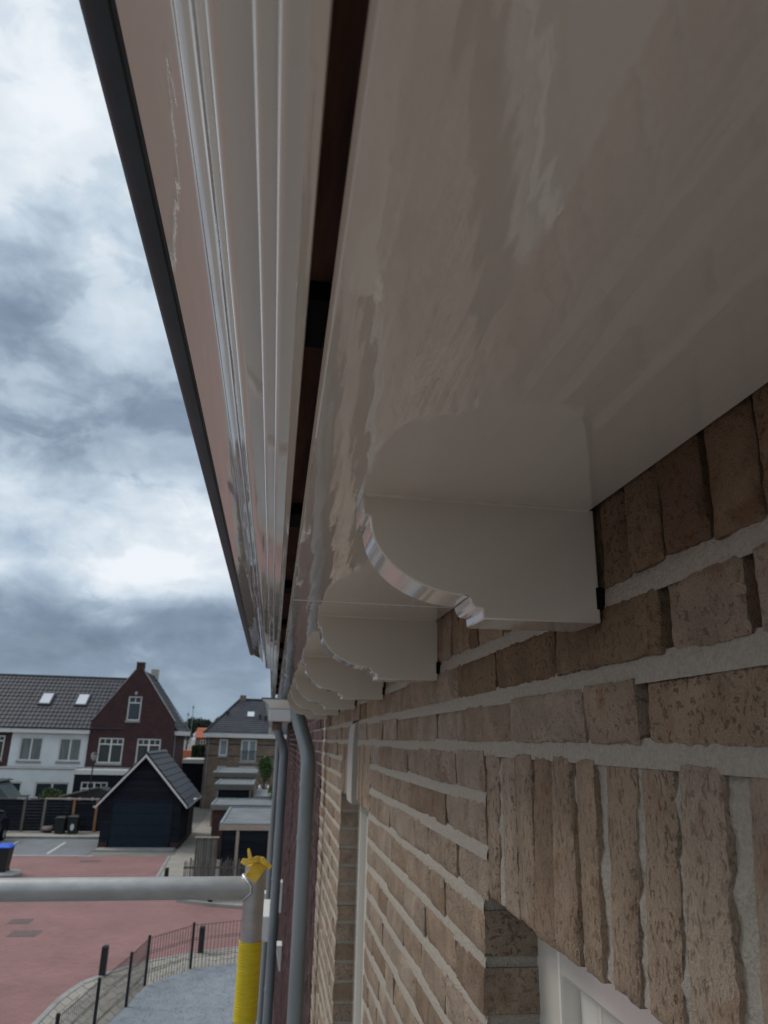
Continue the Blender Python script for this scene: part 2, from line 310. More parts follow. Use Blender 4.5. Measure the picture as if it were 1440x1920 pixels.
class MB:
    def __init__(s): s.v = []; s.f = []
    def add(s, vs, fs):
        k = len(s.v); s.v += [tuple(p) for p in vs]; s.f += [tuple(i + k for i in f) for f in fs]; return s
    def box(s, x0, x1, y0, y1, z0, z1):
        return s.add([(x0, y0, z0), (x1, y0, z0), (x1, y1, z0), (x0, y1, z0), (x0, y0, z1), (x1, y0, z1), (x1, y1, z1), (x0, y1, z1)],
                     [(0, 3, 2, 1), (4, 5, 6, 7), (0, 1, 5, 4), (1, 2, 6, 5), (2, 3, 7, 6), (3, 0, 4, 7)])
    def hexa(s, bot, top):
        return s.add(list(bot) + list(top), [(0, 3, 2, 1), (4, 5, 6, 7), (0, 1, 5, 4), (1, 2, 6, 5), (2, 3, 7, 6), (3, 0, 4, 7)])
    def sheet(s, pts): return s.add(pts, [tuple(range(len(pts)))])
    def slab(s, pts, z0, z1):
        n = len(pts)
        return s.add([(x, y, z0) for x, y in pts] + [(x, y, z1) for x, y in pts],
                     [tuple(range(n - 1, -1, -1)), tuple(range(n, 2 * n))] + [(i, (i + 1) % n, n + (i + 1) % n, n + i) for i in range(n)])
    def prism_y(s, prof, y0, y1, cuts=1, jit=0.0):
        """closed profile of (x, z) drawn out along y"""
        n = len(prof); vs = []; fs = []
        for c in range(cuts + 1):
            y = y0 + (y1 - y0) * c / cuts
            vs += [(x + (mn.noise((x * 30, y * 1.3, z * 30)) * jit), y, z + mn.noise((x * 30 + 9, y * 1.3, z * 30)) * jit) for x, z in prof]
        for c in range(cuts):
            for i in range(n):
                a, b_ = c * n + i, c * n + (i + 1) % n
                fs.append((a, b_, b_ + n, a + n))
        fs.append(tuple(range(n - 1, -1, -1))); fs.append(tuple(range(cuts * n, cuts * n + n)))
        return s.add(vs, fs)
    def prism_n(s, prof, y0, y1):
        """closed profile of (x, z) drawn out along y, plain"""
        return s.prism_y(prof, y0, y1)
    def tube(s, pts, r, n=12, cap=True):
        pts = [Vector(p) for p in pts]; rs = r if isinstance(r, (list, tuple)) else [r] * len(pts)
        vs = []; fs = []; ref = None
        for i, p in enumerate(pts):
            d = (pts[min(i + 1, len(pts) - 1)] - pts[max(i - 1, 0)]).normalized()
            if ref is None:
                ref = d.orthogonal().normalized()
            a = (ref - d * ref.dot(d)).normalized(); ref = a
            b_ = d.cross(a)
            for k in range(n):
                t = 2 * math.pi * k / n
                vs.append(p + (a * math.cos(t) + b_ * math.sin(t)) * rs[i])
        for i in range(len(pts) - 1):
            for k in range(n):
                fs.append((i * n + k, i * n + (k + 1) % n, (i + 1) * n + (k + 1) % n, (i + 1) * n + k))
        if cap:
            fs.append(tuple(range(n - 1, -1, -1))); fs.append(tuple(range((len(pts) - 1) * n, len(pts) * n)))
        return s.add(vs, fs)
    def lathe(s, prof, cx, cy, n=20):
        vs = []; fs = []
        for r, z in prof:
            for k in range(n):
                t = 2 * math.pi * k / n; vs.append((cx + r * math.cos(t), cy + r * math.sin(t), z))
        for i in range(len(prof) - 1):
            for k in range(n):
                fs.append((i * n + k, i * n + (k + 1) % n, (i + 1) * n + (k + 1) % n, (i + 1) * n + k))
        fs.append(tuple(range(n - 1, -1, -1))); fs.append(tuple(range((len(prof) - 1) * n, len(prof) * n)))
        return s.add(vs, fs)
    def build(s, name, mat, parent=None, smooth=None, bevel=0, origin=None, kind=None, fix=True):
        o0 = origin_of(parent)
        org = Vector(origin) if origin is not None else o0
        me = bpy.data.meshes.new(name)
        me.from_pydata([(x - org.x, y - org.y, z - org.z) for x, y, z in s.v], [], s.f)
        if fix:
            b = bmesh.new(); b.from_mesh(me); bmesh.ops.recalc_face_normals(b, faces=b.faces); b.to_mesh(me); b.free()
        me.materials.append(mat)
        if smooth:
            for p in me.polygons: p.use_smooth = True
            me.set_sharp_from_angle(angle=math.radians(smooth))
        o = bpy.data.objects.new(name, me); COL.objects.link(o)
        o.location = org - o0; o.parent = parent
        if bevel:
            md = o.modifiers.new('bevel', 'BEVEL'); md.width = bevel; md.segments = 2; md.limit_method = 'ANGLE'
        if kind: o['kind'] = kind
        return o

def tag(o, label=None, cat=None, group=None, kind=None):
    if label: o['label'] = label
    if cat: o['category'] = cat
    if group: o['group'] = group
    if kind: o['kind'] = kind
    return o
def thing(name, label, cat, loc=(0, 0, 0), group=None):
    o = bpy.data.objects.new(name, None); COL.objects.link(o); o.location = loc; o.empty_display_size = 0.2
    return tag(o, label, cat, group)
def children(o): return [c for c in COL.objects if c.parent == o]
def copy_tree(o, parent=None, kids=None):
    c = o.copy(); COL.objects.link(c)
    if parent is not None: c.parent = parent
    for ch in children(o): copy_tree(ch, c)
    return c
GZ = -EYE
def box(name, mat, parent, *a, bevel=0, **k): return MB().box(*a).build(name, mat, parent, bevel=bevel, **k)

# ================================================================== SETTING: ground, road, pavements
def sheet(name, pts, z, mat):
    return tag(MB().sheet([(x, y, z) for x, y in pts]).build(name, mat), kind='structure')
sheet('ground', [(-1500, -1500), (1500, -1500), (1500, 1500), (-1500, 1500)], GZ - 0.016, M_ground)
sheet('red_road', [(-30, -12), (0.27, -12), (0.27, 26), (-0.56, 25.8), (-1.6, 26.2), (-2.76, 26.9), (-3.4, 29.0), (-4.07, 31.05), (-4.31, 36.5), (-7.24, 36.5), (-30, 37.3)], GZ, M_red)
sheet('parking_bay', [(-7.95, 36.6), (-30, 37.2), (-30, 42.2), (-7.95, 42.2)], GZ + 0.004, M_park)
sheet('side_path', [(-4.31, 36.5), (-4.07, 31.05), (-3.4, 29.0), (-2.76, 26.9), (-1.6, 26.2), (-0.56, 25.8), (0.27, 26), (4, 26), (4, 60), (-4.1, 60), (-4.1, 37)], GZ + 0.006, M_pave)
for a, b_ in (((-9.92, 41.0), (-9.72, 37.2)), ((-12.25, 41.3), (-12.05, 37.3)), ((-14.6, 41.4), (-14.4, 37.4))):
    w = 0.06
    sheet('parking_line', [(a[0] - w, a[1]), (a[0] + w, a[1]), (b_[0] + w, b_[1]), (b_[0] - w, b_[1])], GZ + 0.009, M_line)
pk = MB()
for i in range(34):
    x = -7.9 - i * 0.62
    pk.box(x - 0.3, x + 0.3, 36.55 + i * 0.018, 36.66 + i * 0.018, GZ - 0.01, GZ + 0.014)
tag(pk.build('pale_kerb_stones', M_line), kind='structure')
back_kerb = MB()
for i in range(24):
    x = -8.0 - i * 1.0
    back_kerb.box(x - 0.99, x, 42.2, 42.35, GZ - 0.05, GZ + 0.12)
tag(back_kerb.build('parking_kerb', M_kerb), kind='structure')
tag(MB().slab([(-8.0, 42.35), (-32, 42.35), (-32, 44.6), (-8.0, 44.6)], GZ - 0.05, GZ + 0.11).build('back_pavement', M_pave), kind='structure')
# curved corner pavement: rows of paving stones between road edge and fence
arc_out = [(-5.6, -14), (-5.4, 4), (-4.75, 11.5), (-4.35, 13.5), (-4.12, 15.2), (-4.03, 16.42), (-3.98, 17.6), (-3.79, 18.55), (-3.36, 19.28), (-2.68, 20.05), (-1.65, 20.75), (-0.45, 21.2), (0.27, 21.35)]
arc_in = [(-3.9, -14), (-3.7, 4), (-3.15, 11.5), (-2.95, 13.5), (-2.80, 15.2), (-2.66, 16.3), (-2.50, 17.0), (-2.42, 17.6), (-2.30, 18.22), (-1.95, 18.85), (-1.42, 19.42), (-0.40, 19.85), (0.27, 19.95)]
def along(poly, t):
    L = [0]
    for a, b_ in zip(poly, poly[1:]): L.append(L[-1] + math.dist(a, b_))
    d = t * L[-1]
    for i in range(len(poly) - 1):
        if d <= L[i + 1] or i == len(poly) - 2:
            k = (d - L[i]) / (L[i + 1] - L[i]); return (poly[i][0] + (poly[i + 1][0] - poly[i][0]) * k, poly[i][1] + (poly[i + 1][1] - poly[i][1]) * k)
M_joint = material('sand_joint', (0.21, 0.19, 0.165), 0.95, 0.15, 3, coord='World')
pave = tag(MB().sheet([(*p, GZ + 0.064) for p in arc_out] + [(*p, GZ + 0.064) for p in reversed(arc_in)]).build('corner_pavement', M_joint), kind='structure')
rows, per = 6, 110
for r in range(rows):
    for k in range(per):
        t0, t1 = (k + (0.5 if r % 2 else 0)) / per, (k + 1 + (0.5 if r % 2 else 0)) / per
        if t1 > 1.0: continue
        if t0 < 0.66: continue
        def pt(t, s):
            a, b_ = along(arc_out, t), along(arc_in, t); return (a[0] + (b_[0] - a[0]) * s, a[1] + (b_[1] - a[1]) * s)
        s0, s1 = 0.10 + r * 0.9 / rows + 0.005, 0.10 + (r + 1) * 0.9 / rows - 0.005
        e = 0.0004
        q = [pt(t0 + e, s0), pt(t1 - e, s0), pt(t1 - e, s1), pt(t0 + e, s1)]
        cx = sum(p[0] for p in q) / 4; cy = sum(p[1] for p in q) / 4
        MB().slab(q, GZ + 0.04, GZ + 0.072 + random.uniform(-0.004, 0.004)).build('paving_stone', M_pave, pave, origin=(cx, cy, GZ + 0.06))
kb = MB()
for k in range(60):
    a0, a1 = along(arc_out, (k + 0.01) / 60), along(arc_out, (k + 0.99) / 60)
    i0, i1 = along(arc_in, (k + 0.01) / 60), along(arc_in, (k + 0.99) / 60)
    m = lambda a, i, s: (a[0] + (i[0] - a[0]) * s, a[1] + (i[1] - a[1]) * s)
    kb.slab([a0, a1, m(a1, i1, 0.09), m(a0, i0, 0.09)], GZ - 0.02, GZ + 0.078)
kb.build('kerb_stones', M_kerb, pave)
# far kerb of the side path
kp = MB(); kq = [(0.27, 26.0), (-0.56, 25.8), (-1.6, 26.2), (-2.76, 26.9), (-3.4, 29.0), (-4.07, 31.05), (-4.31, 36.5)]
for (a, b_) in zip(kq, kq[1:]):
    d = Vector((b_[0] - a[0], b_[1] - a[1])).normalized(); nrm = Vector((d.y, -d.x)) * 0.12
    kp.slab([a, b_, (b_[0] + nrm.x, b_[1] + nrm.y), (a[0] + nrm.x, a[1] + nrm.y)], GZ - 0.03, GZ + (0.10 if a[1] < 27 else 0.03))
tag(kp.build('path_kerb', M_kerb), kind='structure')
# gravel garden inside the mesh fence
gravel_edge = arc_in + [(0.27, -14)]
tag(MB().sheet([(x, y, GZ + 0.075) for x, y in gravel_edge]).build('gravel_bed', M_gravel), kind='stuff')
tag(bpy.data.objects['gravel_bed'], 'pale blue grey gravel bed inside the low mesh fence', 'gravel')
gs = MB()
for i in range(5200):
    t = random.random(); s = random.random()
    a = along(arc_in, 0.72 + 0.28 * t); x = a[0] + (0.27 - a[0]) * s; y = a[1] - (a[1] - 11.5) * 0.0 - random.random() * 6 * s
    r = random.uniform(0.007, 0.016); z = GZ + 0.075
    gs.add([(x - r, y - r, z), (x + r, y - r * 0.6, z), (x, y + r, z), (x + r * 0.2, y, z + r * 0.9)], [(0, 1, 3), (1, 2, 3), (2, 0, 3)])
tag(gs.build('gravel_stones', M_gravel, fix=False), 'loose grey pebbles strewn over the gravel bed', 'pebbles', kind='stuff')

# ================================================================== OWN HOUSE (pale brick, cream eaves)
WX = 0.268                    # wall face
SZ = 0.1985                   # underside of the soffit
house = thing('brick_house', 'near pale brick house with glossy cream eaves, scalloped brackets and white windows', 'house', (WX, 0, GZ))
NB = 0
BRICKS = []                    # (size on screen, callable) gathered, then the largest 300 become parts
def wob(p, s, a): return mn.noise((p[0] * s, p[1] * s, p[2] * s)) * a

def brick_geo(quad, depth, ny, nz, seed, relief, soldier=False):
    """quad: (y,z) of the four face corners, bottom-left, bottom-right, top-right, top-left; returns verts, faces"""
    (a, b_, c, d) = quad
    vs = []; fs = []
    proud = random.uniform(-0.0022, 0.0022); tw = random.uniform(-0.0018, 0.0018); tw2 = random.uniform(-0.0015, 0.0015)
    for j in range(nz + 1):
        v = j / nz
        for i in range(ny + 1):
            u = i / ny
            y = (a[0] * (1 - u) + b_[0] * u) * (1 - v) + (d[0] * (1 - u) + c[0] * u) * v
            z = (a[1] * (1 - u) + b_[1] * u) * (1 - v) + (d[1] * (1 - u) + c[1] * u) * v
            P = (y + seed * 3.7, z - seed * 1.9, seed)
            edge = min(u, 1 - u) * abs(b_[0] - a[0]); ez = min(v, 1 - v) * abs(d[1] - a[1])
            m = min(edge, ez)
            rnd = 0.0034 * max(0, 1 - m / 0.0065) ** 2
            hx = WX + proud + tw * (u - .5) * 2 + tw2 * (v - .5) * 2 + rnd + wob(P, 38, 0.0012 * relief) + wob(P, 130, 0.0011 * relief)
            if soldier: hx += mn.noise((y * 300 + seed, z * 90, seed)) * 0.0005 * relief
            if i in (0, ny): y += wob(P, 45, 0.0008 * relief) + wob(P, 190, 0.0014 * relief)
            if j in (0, nz): z += wob((P[0] + 5, P[1], P[2]), 42, 0.0016 * relief) + wob(P, 170, 0.0014 * relief)
            vs.append((hx, y, z))
    W_ = ny + 1
    for j in range(nz):
        for i in range(ny):
            fs.append((j * W_ + i, j * W_ + i + 1, (j + 1) * W_ + i + 1, (j + 1) * W_ + i))
    loop = [i for i in range(W_)] + [j * W_ + ny for j in range(1, nz + 1)] + [nz * W_ + i for i in range(ny - 1, -1, -1)] + [j * W_ for j in range(nz - 1, 0, -1)]
    k = len(vs); n = len(loop)
    for li in loop:
        x, y, z = vs[li]; vs.append((x + 0.004, y, z))
    for li in loop:
        x, y, z = vs[li]; vs.append((WX + depth, y, z))
    for q in range(2):
        base = k + q * n
        prev = loop if q == 0 else [k + i for i in range(n)]
        for i in range(n):
            fs.append((prev[i], base + i, base + (i + 1) % n, prev[(i + 1) % n]))
    return vs, fs

def add_brick(y0, y1, z0, z1, mat=None, soldier=False, quad=None, depth=0.045, x_extra=0):
    quad = quad or [(y0, z0), (y1, z0), (y1, z1), (y0, z1)]
    yc = sum(q[0] for q in quad) / 4; zc_ = sum(q[1] for q in quad) / 4
    w = abs(quad[1][0] - quad[0][0]); h = abs(quad[3][1] - quad[0][1])
    dist = math.sqrt(WX ** 2 + yc ** 2 + zc_ ** 2)
    size = w * h * WX / dist ** 3                      # solid angle seen from the eye
    vis = yc > 0.15 and zc_ > -0.33 * yc - 0.02        # inside the picture
    BRICKS.append((size if vis else 0, quad, soldier, mat or (M_soldier if soldier else M_brick), depth, dist))

def course(y0, y1, z0, z1, joints=None, jamb0=False, jamb1=False, soldier=False, mats=None):
    J = 0.0115
    ys = [y0] + list(joints or [])
    if joints is None or ys[-1] < y1 - 0.02:
        y = ys[-1]; last = None
        while True:
            L = random.choice([0.205, 0.205, 0.097, 0.205, 0.15]) + J
            if last and last < 0.12: L = 0.205 + J
            last = L
            if y + L > y1 - 0.06: break
            y += L; ys.append(y)
    if ys[-1] < y1 - 0.02: ys.append(y1)
    else: ys[-1] = y1
    for i, (a, b_) in enumerate(zip(ys, ys[1:])):
        jl = 0 if i == 0 and jamb0 else J / 2; jr = 0 if i == len(ys) - 2 and jamb1 else J / 2
        dz0, dz1 = random.uniform(-.0012, .0012), random.uniform(-.0012, .0012)
        dp = 0.1 if (i == 0 and jamb0) or (i == len(ys) - 2 and jamb1) else 0.045
        g = random.uniform(-0.001, 0.0012)
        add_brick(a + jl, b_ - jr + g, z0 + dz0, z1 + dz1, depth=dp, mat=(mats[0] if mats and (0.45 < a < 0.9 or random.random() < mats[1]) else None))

END = 3.98
O1 = (0.145, 0.945); O2 = (2.05, 2.85)
ZJ = lambda k: -0.0035 - 0.0615 * k           # centre of bed joint k below eye level
HJ = 0.0065
# frieze of upright bricks under the soffit
ys = [0.02, 0.075, 0.13, 0.185, 0.24, 0.295, 0.349, 0.401, 0.459, 0.511, 0.562]
while ys[-1] < END - 0.05: ys.append(ys[-1] + random.uniform(0.052, 0.057))
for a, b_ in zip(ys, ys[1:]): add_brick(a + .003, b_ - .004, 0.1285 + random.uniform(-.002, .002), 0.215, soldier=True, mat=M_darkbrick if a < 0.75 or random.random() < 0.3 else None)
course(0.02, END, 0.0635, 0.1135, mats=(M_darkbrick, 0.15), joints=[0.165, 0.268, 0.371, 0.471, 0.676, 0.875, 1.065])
K1 = (2.36, 2.53)
course(0.02, K1[0], 0.003, 0.0495, [0.1, 0.307, 0.514, 0.611, 0.817, 1.019, 1.218]); course(K1[1], END, 0.003, 0.0495)
lower = {1: [1.079, 1.269, 1.481, 1.677, 1.877], 2: [1.145, 1.23, 1.444, 1.653, 1.823], 3: [1.079, 1.286, 1.381, 1.59, 1.69, 1.897],
         4: [1.151, 1.256, 1.461, 1.646, 1.855], 5: [1.09, 1.292, 1.495, 1.695, 1.906], 6: [1.148, 1.343, 1.494, 1.70, 1.849]}
NC = 34
for k in range(1, NC + 1):
    z1 = ZJ(k - 1) - HJ; z0 = ZJ(k) + HJ
    l1 = k <= 3 and z0 > -0.19
    a = 0.925 if l1 else O1[1]
    course(a, 2.043 if l1 else O2[0], z0, z1, lower.get(k), jamb0=not l1, jamb1=not l1)
    course(2.863 if l1 else O2[1], END, z0, z1, None, jamb0=not l1)
    course(-0.1, 0.15 if l1 else O1[0], z0, z1, None, jamb1=not l1)
# flat arch of the near window, brick by brick
tops = [(0.874, .917), (0.819, .864), (0.756, .810), (0.699, .745), (0.654, .693), (0.601, .639), (0.534, .583), (0.479, .524), (0.421, .467), (0.357, .403), (0.30, .345), (.245, .29), (.19, .235)]
bots = [(0.891, .925), (0.820, .864), (0.765, .815), (0.706, .760), (0.652, .700), (0.614, .648), (0.554, .597), (0.497, .541), (0.436, .484), (0.372, .419), (0.31, .357), (.25, .298), (.19, .238)]
for (t0, t1), (b0, b1) in zip(tops, bots):
    zt = -0.0105 + random.uniform(-.0015, .0015); zb = -0.1775 + random.uniform(-.002, .002)
    add_brick(0, 0, 0, 0, soldier=True, quad=[(b0, zb), (b1, zb), (t1, zt), (t0, zt)], depth=0.09)
y = 2.046
while y < 2.83:
    if not (2.372 - 0.046 < y < 2.516):
        add_brick(y, y + 0.0475, -0.178, -0.0105, soldier=True, depth=0.09)
    y += 0.0545
def emit(rec, i, mb=None):
    size, quad, soldier, mat, depth, dist = rec
    w = abs(quad[1][0] - quad[0][0]); h = abs(quad[3][1] - quad[0][1])
    cell = 0.0045 if dist < 1.0 else 0.008 if dist < 1.7 else 0.016
    ny = max(2, min(44, int(w / cell))); nz = max(2, min(34, int(h / cell)))
    if mb is not None: ny = nz = 2
    vs, fs = brick_geo(quad, depth, ny, nz, i * 0.618 + 1.3, 1.0 if dist < 2.2 else 0.7, soldier)
    if mb is not None: mb.add(vs, fs); return
    yc = sum(q[0] for q in quad) / 4; zc_ = sum(q[1] for q in quad) / 4
    MB().add(vs, fs).build('brick', mat, house, smooth=50, origin=(WX, yc, zc_))
BRICKS.sort(key=lambda r: -r[0])
for i, r in enumerate(BRICKS[:298]): emit(r, i)
rest = {}
for i, r in enumerate(BRICKS[298:]):
    emit(r, i + 300, rest.setdefault(r[3].name, MB()))
for mname, mb in rest.items(): mb.build('far_bricks', bpy.data.materials[mname], house, smooth=50, kind='stuff')
# mortar: a rough backing in the head joints and a fuller strip in every bed joint
bk = MB()
X0, X1 = WX + 0.0135, 0.50
ZB = ZJ(NC) - 0.01
for (a, b_, z0, z1) in ((-0.1, O1[0] - .006, ZB, -0.178), (O1[1] + .006, O2[0] - .006, ZB, -0.178), (O2[1] + .006, END, ZB, -0.178), (-0.1, END, -0.172, 0.24)):
    bk.box(X0, X1, a, b_, z0, z1)
bk.build('mortar_backing', M_mortar, house)
lw = MB()
for (a, b_) in ((-3.0, O1[0]), (O1[1], O2[0]), (O2[1], END)): lw.box(WX, 0.5, a, b_, GZ, ZB - 0.004)
lw.box(WX, 0.5, -3.0, -0.104, ZB - 0.004, 0.9)
lw.box(X1 + 0.01, 9.0, 3.9, END - 0.01, GZ, 0.24)
for (a, b_) in (O1, O2): lw.box(WX, 0.5, a + 0.001, b_ - 0.001, GZ, -1.62)
lw.build('lower_wall', M_palewall, house)
def bed(y0, y1, z0, z1, seed, xf):
    step = 0.006 if y0 < 1.6 else 0.014
    n = max(2, int((y1 - y0) / step)); vs = []; fs = []; cols = 5
    for i in range(n + 1):
        y = y0 + (y1 - y0) * i / n
        for j in range(cols):
            v = j / (cols - 1)
            x = xf + wob((y, v * .02 + seed, seed), 60, 0.0016) + wob((y, v * .05 + seed, seed), 210, 0.0009) + 0.0012 * abs(v - .5) * 2 + 0.0034 * (v - 0.35)
            z = z0 + (z1 - z0) * v
            vs.append((x, y, z))
    for i in range(n):
        for j in range(cols - 1):
            a = i * cols + j; fs.append((a, a + 1, a + cols + 1, a + cols))
    return vs, fs
def bed_joint(segs, zc_, half, seed):
    for a, b_ in segs:
        mb = MB()
        vs, fs = bed(a, b_, zc_ - half - 0.0035, zc_ + half + 0.0035, seed, WX + 0.0022)
        mb.add(vs, fs)
        for (j, dz) in ((O1[1], 0), (O2[1], 0), (O1[0], 0), (O2[0], 0)):
            if abs(a - j) < 0.004 or abs(b_ - j) < 0.004:
                s_ = 1 if abs(a - j) < 0.004 else -1
                mb.box(WX + 0.003, WX + 0.1, min(j + s_ * 0.004, j + s_ * 0.05), max(j + s_ * 0.004, j + s_ * 0.05), zc_ - half, zc_ + half)
        mb.build('bed_joint', M_mortar, house, smooth=60)
bed_joint([(-0.05, END)], 0.121, 0.0078, 1.1)
bed_joint([(-0.05, K1[0]), (K1[1], END)], 0.0565, 0.0075, 2.1)
bed_joint([(-0.05, K1[0]), (K1[1], END)], -0.0038, 0.0072, 3.1)
for k in range(1, NC + 1):
    if k <= 2: segs = [(-0.1, 0.15), (0.927, 2.043), (2.863, END)]
    else: segs = [(-0.1, O1[0]), (O1[1], O2[0]), (O2[1], END)]
    bed_joint(segs, ZJ(k), HJ, k + 4.3)
def joint_fill(y0, y1, z0, z1, seed, front):
    ny, nz = int((y1 - y0) / 0.004), 40; vs = []; fs = []
    for i in range(ny + 1):
        for j in range(nz + 1):
            y = y0 + (y1 - y0) * i / ny; z = z0 + (z1 - z0) * j / nz
            vs.append((WX + front + wob((y, z, seed), 45, 0.0035) + wob((y, z, seed + 3), 160, 0.0018), y, z))
    for i in range(ny):
        for j in range(nz): a = i * (nz + 1) + j; fs.append((a, a + nz + 1, a + nz + 2, a + 1))
    MB().add(vs, fs).build('arch_mortar', M_mortar, house, smooth=60, fix=False)
joint_fill(0.19, 0.922, -0.1745, -0.0085, 2.2, 0.0068); joint_fill(2.05, 2.86, -0.1745, -0.0085, 5.2, 0.0065)
# keystone of the far window
kp_ = [(0.000, -0.190), (-0.009, -0.189), (-0.0115, -0.170), (-0.012, -0.10), (-0.012, -0.02), (-0.010, 0.025), (-0.006, 0.050), (0.0, 0.056)]
MB().prism_y([(WX + a, b_) for a, b_ in kp_] + [(WX + .07, 0.056), (WX + .07, -0.190)], 2.372, 2.515).build('keystone', M_keystone, house, smooth=30, bevel=0.002)
# windows
def near_window(y0, y1):
    fx = 0.337; zt = -0.179; zb = -1.6
    f = MB(); w = 0.067
    f.box(fx, 0.42, y1 - w, y1 + 0.02, zb, zt + .02); f.box(fx, 0.42, y0 - .02, y0 + w, zb, zt + .02)
    f.box(fx + 0.0007, 0.42, y0 + w, y1 - w, zt - w, zt + .02); f.box(fx + 0.0007, 0.42, y0 + w, y1 - w, zb, zb + w)
    fr = f.build('window', M_frame, house, bevel=0.004, origin=(fx, (y0 + y1) / 2, zb))
    s = MB(); a, b_ = y0 + w, y1 - w; t = zt - w; sw = 0.055; sx = fx + 0.022
    s.box(sx, 0.40, a, a + sw, zb + w, t); s.box(sx, 0.40, b_ - sw, b_, zb + w, t)
    s.box(sx + .0007, 0.40, a + sw, b_ - sw, t - sw, t); s.box(sx + .0007, 0.40, a + sw, b_ - sw, zb + w, zb + w + sw)
    s.build('sash', M_frame, fr, bevel=0.004)
    box('pane', M_blind, fr, sx + 0.012, sx + 0.018, a + sw - .004, b_ - sw + .004, zb + w + sw - .004, t - sw + .004)
    box('sill', M_keystone, fr, WX - 0.03, fx, y0, y1, zb - 0.05, zb)
near_window(*O1); near_window(*O2)
# soffit: lacquered boards
CORN_END = 3.93
sf_edges = [-0.62, 1.0595, 2.28, CORN_END]
for a, b_ in zip(sf_edges, sf_edges[1:]):
    MB().prism_y([(0.0135, SZ + .003), (0.0165, SZ), (WX - 0.004, SZ), (WX - 0.004, SZ + .012), (0.0135, SZ + .012)], a + 0.0006, b_ - 0.0006).build('soffit_board', M_soffit, house)
MB().tube([(0.018, 1.0595, SZ + .0006), (WX - .006, 1.0595, SZ + .0006)], 0.0016, 8).build('seam_bead', M_frame, house, smooth=60)
# brackets
bp = [(WX - 0.0010, SZ), (WX - 0.0010, 0.0985), (0.1645, 0.0972), (0.1640, 0.1055), (0.1585, 0.1062), (0.1552, 0.1085), (0.1540, 0.1125), (0.1532, 0.1158)]
for i in range(0, 25):                       # quarter-round belly up to the front
    t = i / 24 * math.pi / 2
    bp.append((0.1532 - 0.0845 * math.sin(t), 0.1790 - 0.0632 * math.cos(t)))
bp += [(0.0640, 0.1795), (0.0625, 0.1835), (0.0625, SZ)]
for k in range(6):
    y0 = 0.562 + k * 0.6195 + (0.004 if k % 2 else 0)
    br = MB().prism_y(bp, y0, y0 + 0.053).build('bracket', M_bracket, house, origin=(WX, y0, SZ), bevel=0.0014)
    for p in br.data.polygons: p.use_smooth = True
    br.data.set_sharp_from_angle(angle=math.radians(22))
    box('shim', M_black, house, WX - 0.004, WX + 0.009, y0 - 0.001, y0 + 0.03, 0.110, 0.1285, origin=(WX, y0, 0.12))
    MB().tube([(0.0635, y0 - 0.0005, SZ - .0003), (WX - 0.006, y0 - 0.0005, SZ - .0003)], 0.0022, 6).build('paint_bead', M_soffit, br)
# dark vent gap between soffit and cornice
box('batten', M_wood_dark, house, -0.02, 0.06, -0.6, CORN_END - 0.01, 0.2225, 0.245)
for i in range(10):
    y = 0.310 + i * 0.362
    box('vent_spacer', M_black, house, 0.0032, 0.0133, y, y + 0.046, 0.211, 0.2222, origin=(0.008, y, 0.21))
# cornice moulding with dark gutter lining
def quarter(cx, cz, rx, rz, a0, a1, n=6):
    return [(cx + rx * math.cos(math.radians(a0 + (a1 - a0) * i / n)), cz + rz * math.sin(math.radians(a0 + (a1 - a0) * i / n))) for i in range(n + 1)]
prof = [(0.0030, 0.235), (0.0030, 0.1990), (0.0024, 0.1982), (-0.0026, 0.1980), (-0.0030, 0.1988), (-0.0086, 0.1992)]
prof += quarter(-0.0090, 0.2024, 0.0034, 0.0032, 270, 185, 7)
prof += [(-0.0126, 0.2062), (-0.0178, 0.2066)]
prof += quarter(-0.0176, 0.2096, 0.0030, 0.0030, 270, 185, 7)
prof += [(-0.0208, 0.240), (-0.0208, 0.262), (0.0, 0.262), (0.0, 0.235)]
MB().prism_y(prof, -0.62, CORN_END, cuts=40).build('fascia_board', M_mould, house, smooth=40)
CROWN_END = 3.12
crown = [(-0.0204, 0.2832), (-0.0300, 0.2834), (-0.0400, 0.2842), (-0.0446, 0.2852), (-0.0470, 0.2868), (-0.0480, 0.2884), (-0.0566, 0.3076), (-0.0574, 0.3090), (-0.0594, 0.3108), (-0.0645, 0.3136)]
crown += [(-0.0649, 0.3142), (-0.0655, 0.3156), (-0.0674, 0.3206), (-0.0684, 0.3222), (-0.0704, 0.3236), (-0.0750, 0.3260), (-0.0812, 0.3290), (-0.0882, 0.3318), (-0.0946, 0.3338), (-0.0980, 0.3348), (-0.0988, 0.3366), (-0.0988, 0.372), (-0.0204, 0.372)]
MB().prism_y(crown, -0.62, CROWN_END, cuts=40).build('cornice_moulding', M_mould, house, smooth=40)
box('fascia_core', M_mould, house, -0.0204, 0.03, -0.62, CORN_END - 0.002, 0.2622, 0.372)
lin = [(-0.0985, 0.3398), (-0.1016, 0.3392), (-0.1028, 0.3372), (-0.1070, 0.3368), (-0.1140, 0.3372), (-0.1172, 0.3398), (-0.1172, 0.372), (-0.0985, 0.372)]
MB().prism_y(lin, -0.62, CROWN_END + 0.005, cuts=20).build('gutter_lining', M_lining, house, smooth=40)
box('gutter_box', M_wood_dark, house, 0.0, 0.6, -0.6, CORN_END - 0.02, 0.375, 0.40)
# roof of own house (rises behind the gutter)
MB().prism_y([(-0.04, 0.41), (4.5, 4.9), (9.0, 0.41), (9.0, 0.35), (0.3, 0.35)], -3.0, END).build('roof', M_roofdk, house)
box('inner_wall', M_roofdk, house, 0.52, 8.9, -2.9, 3.85, GZ + 0.01, 0.24)
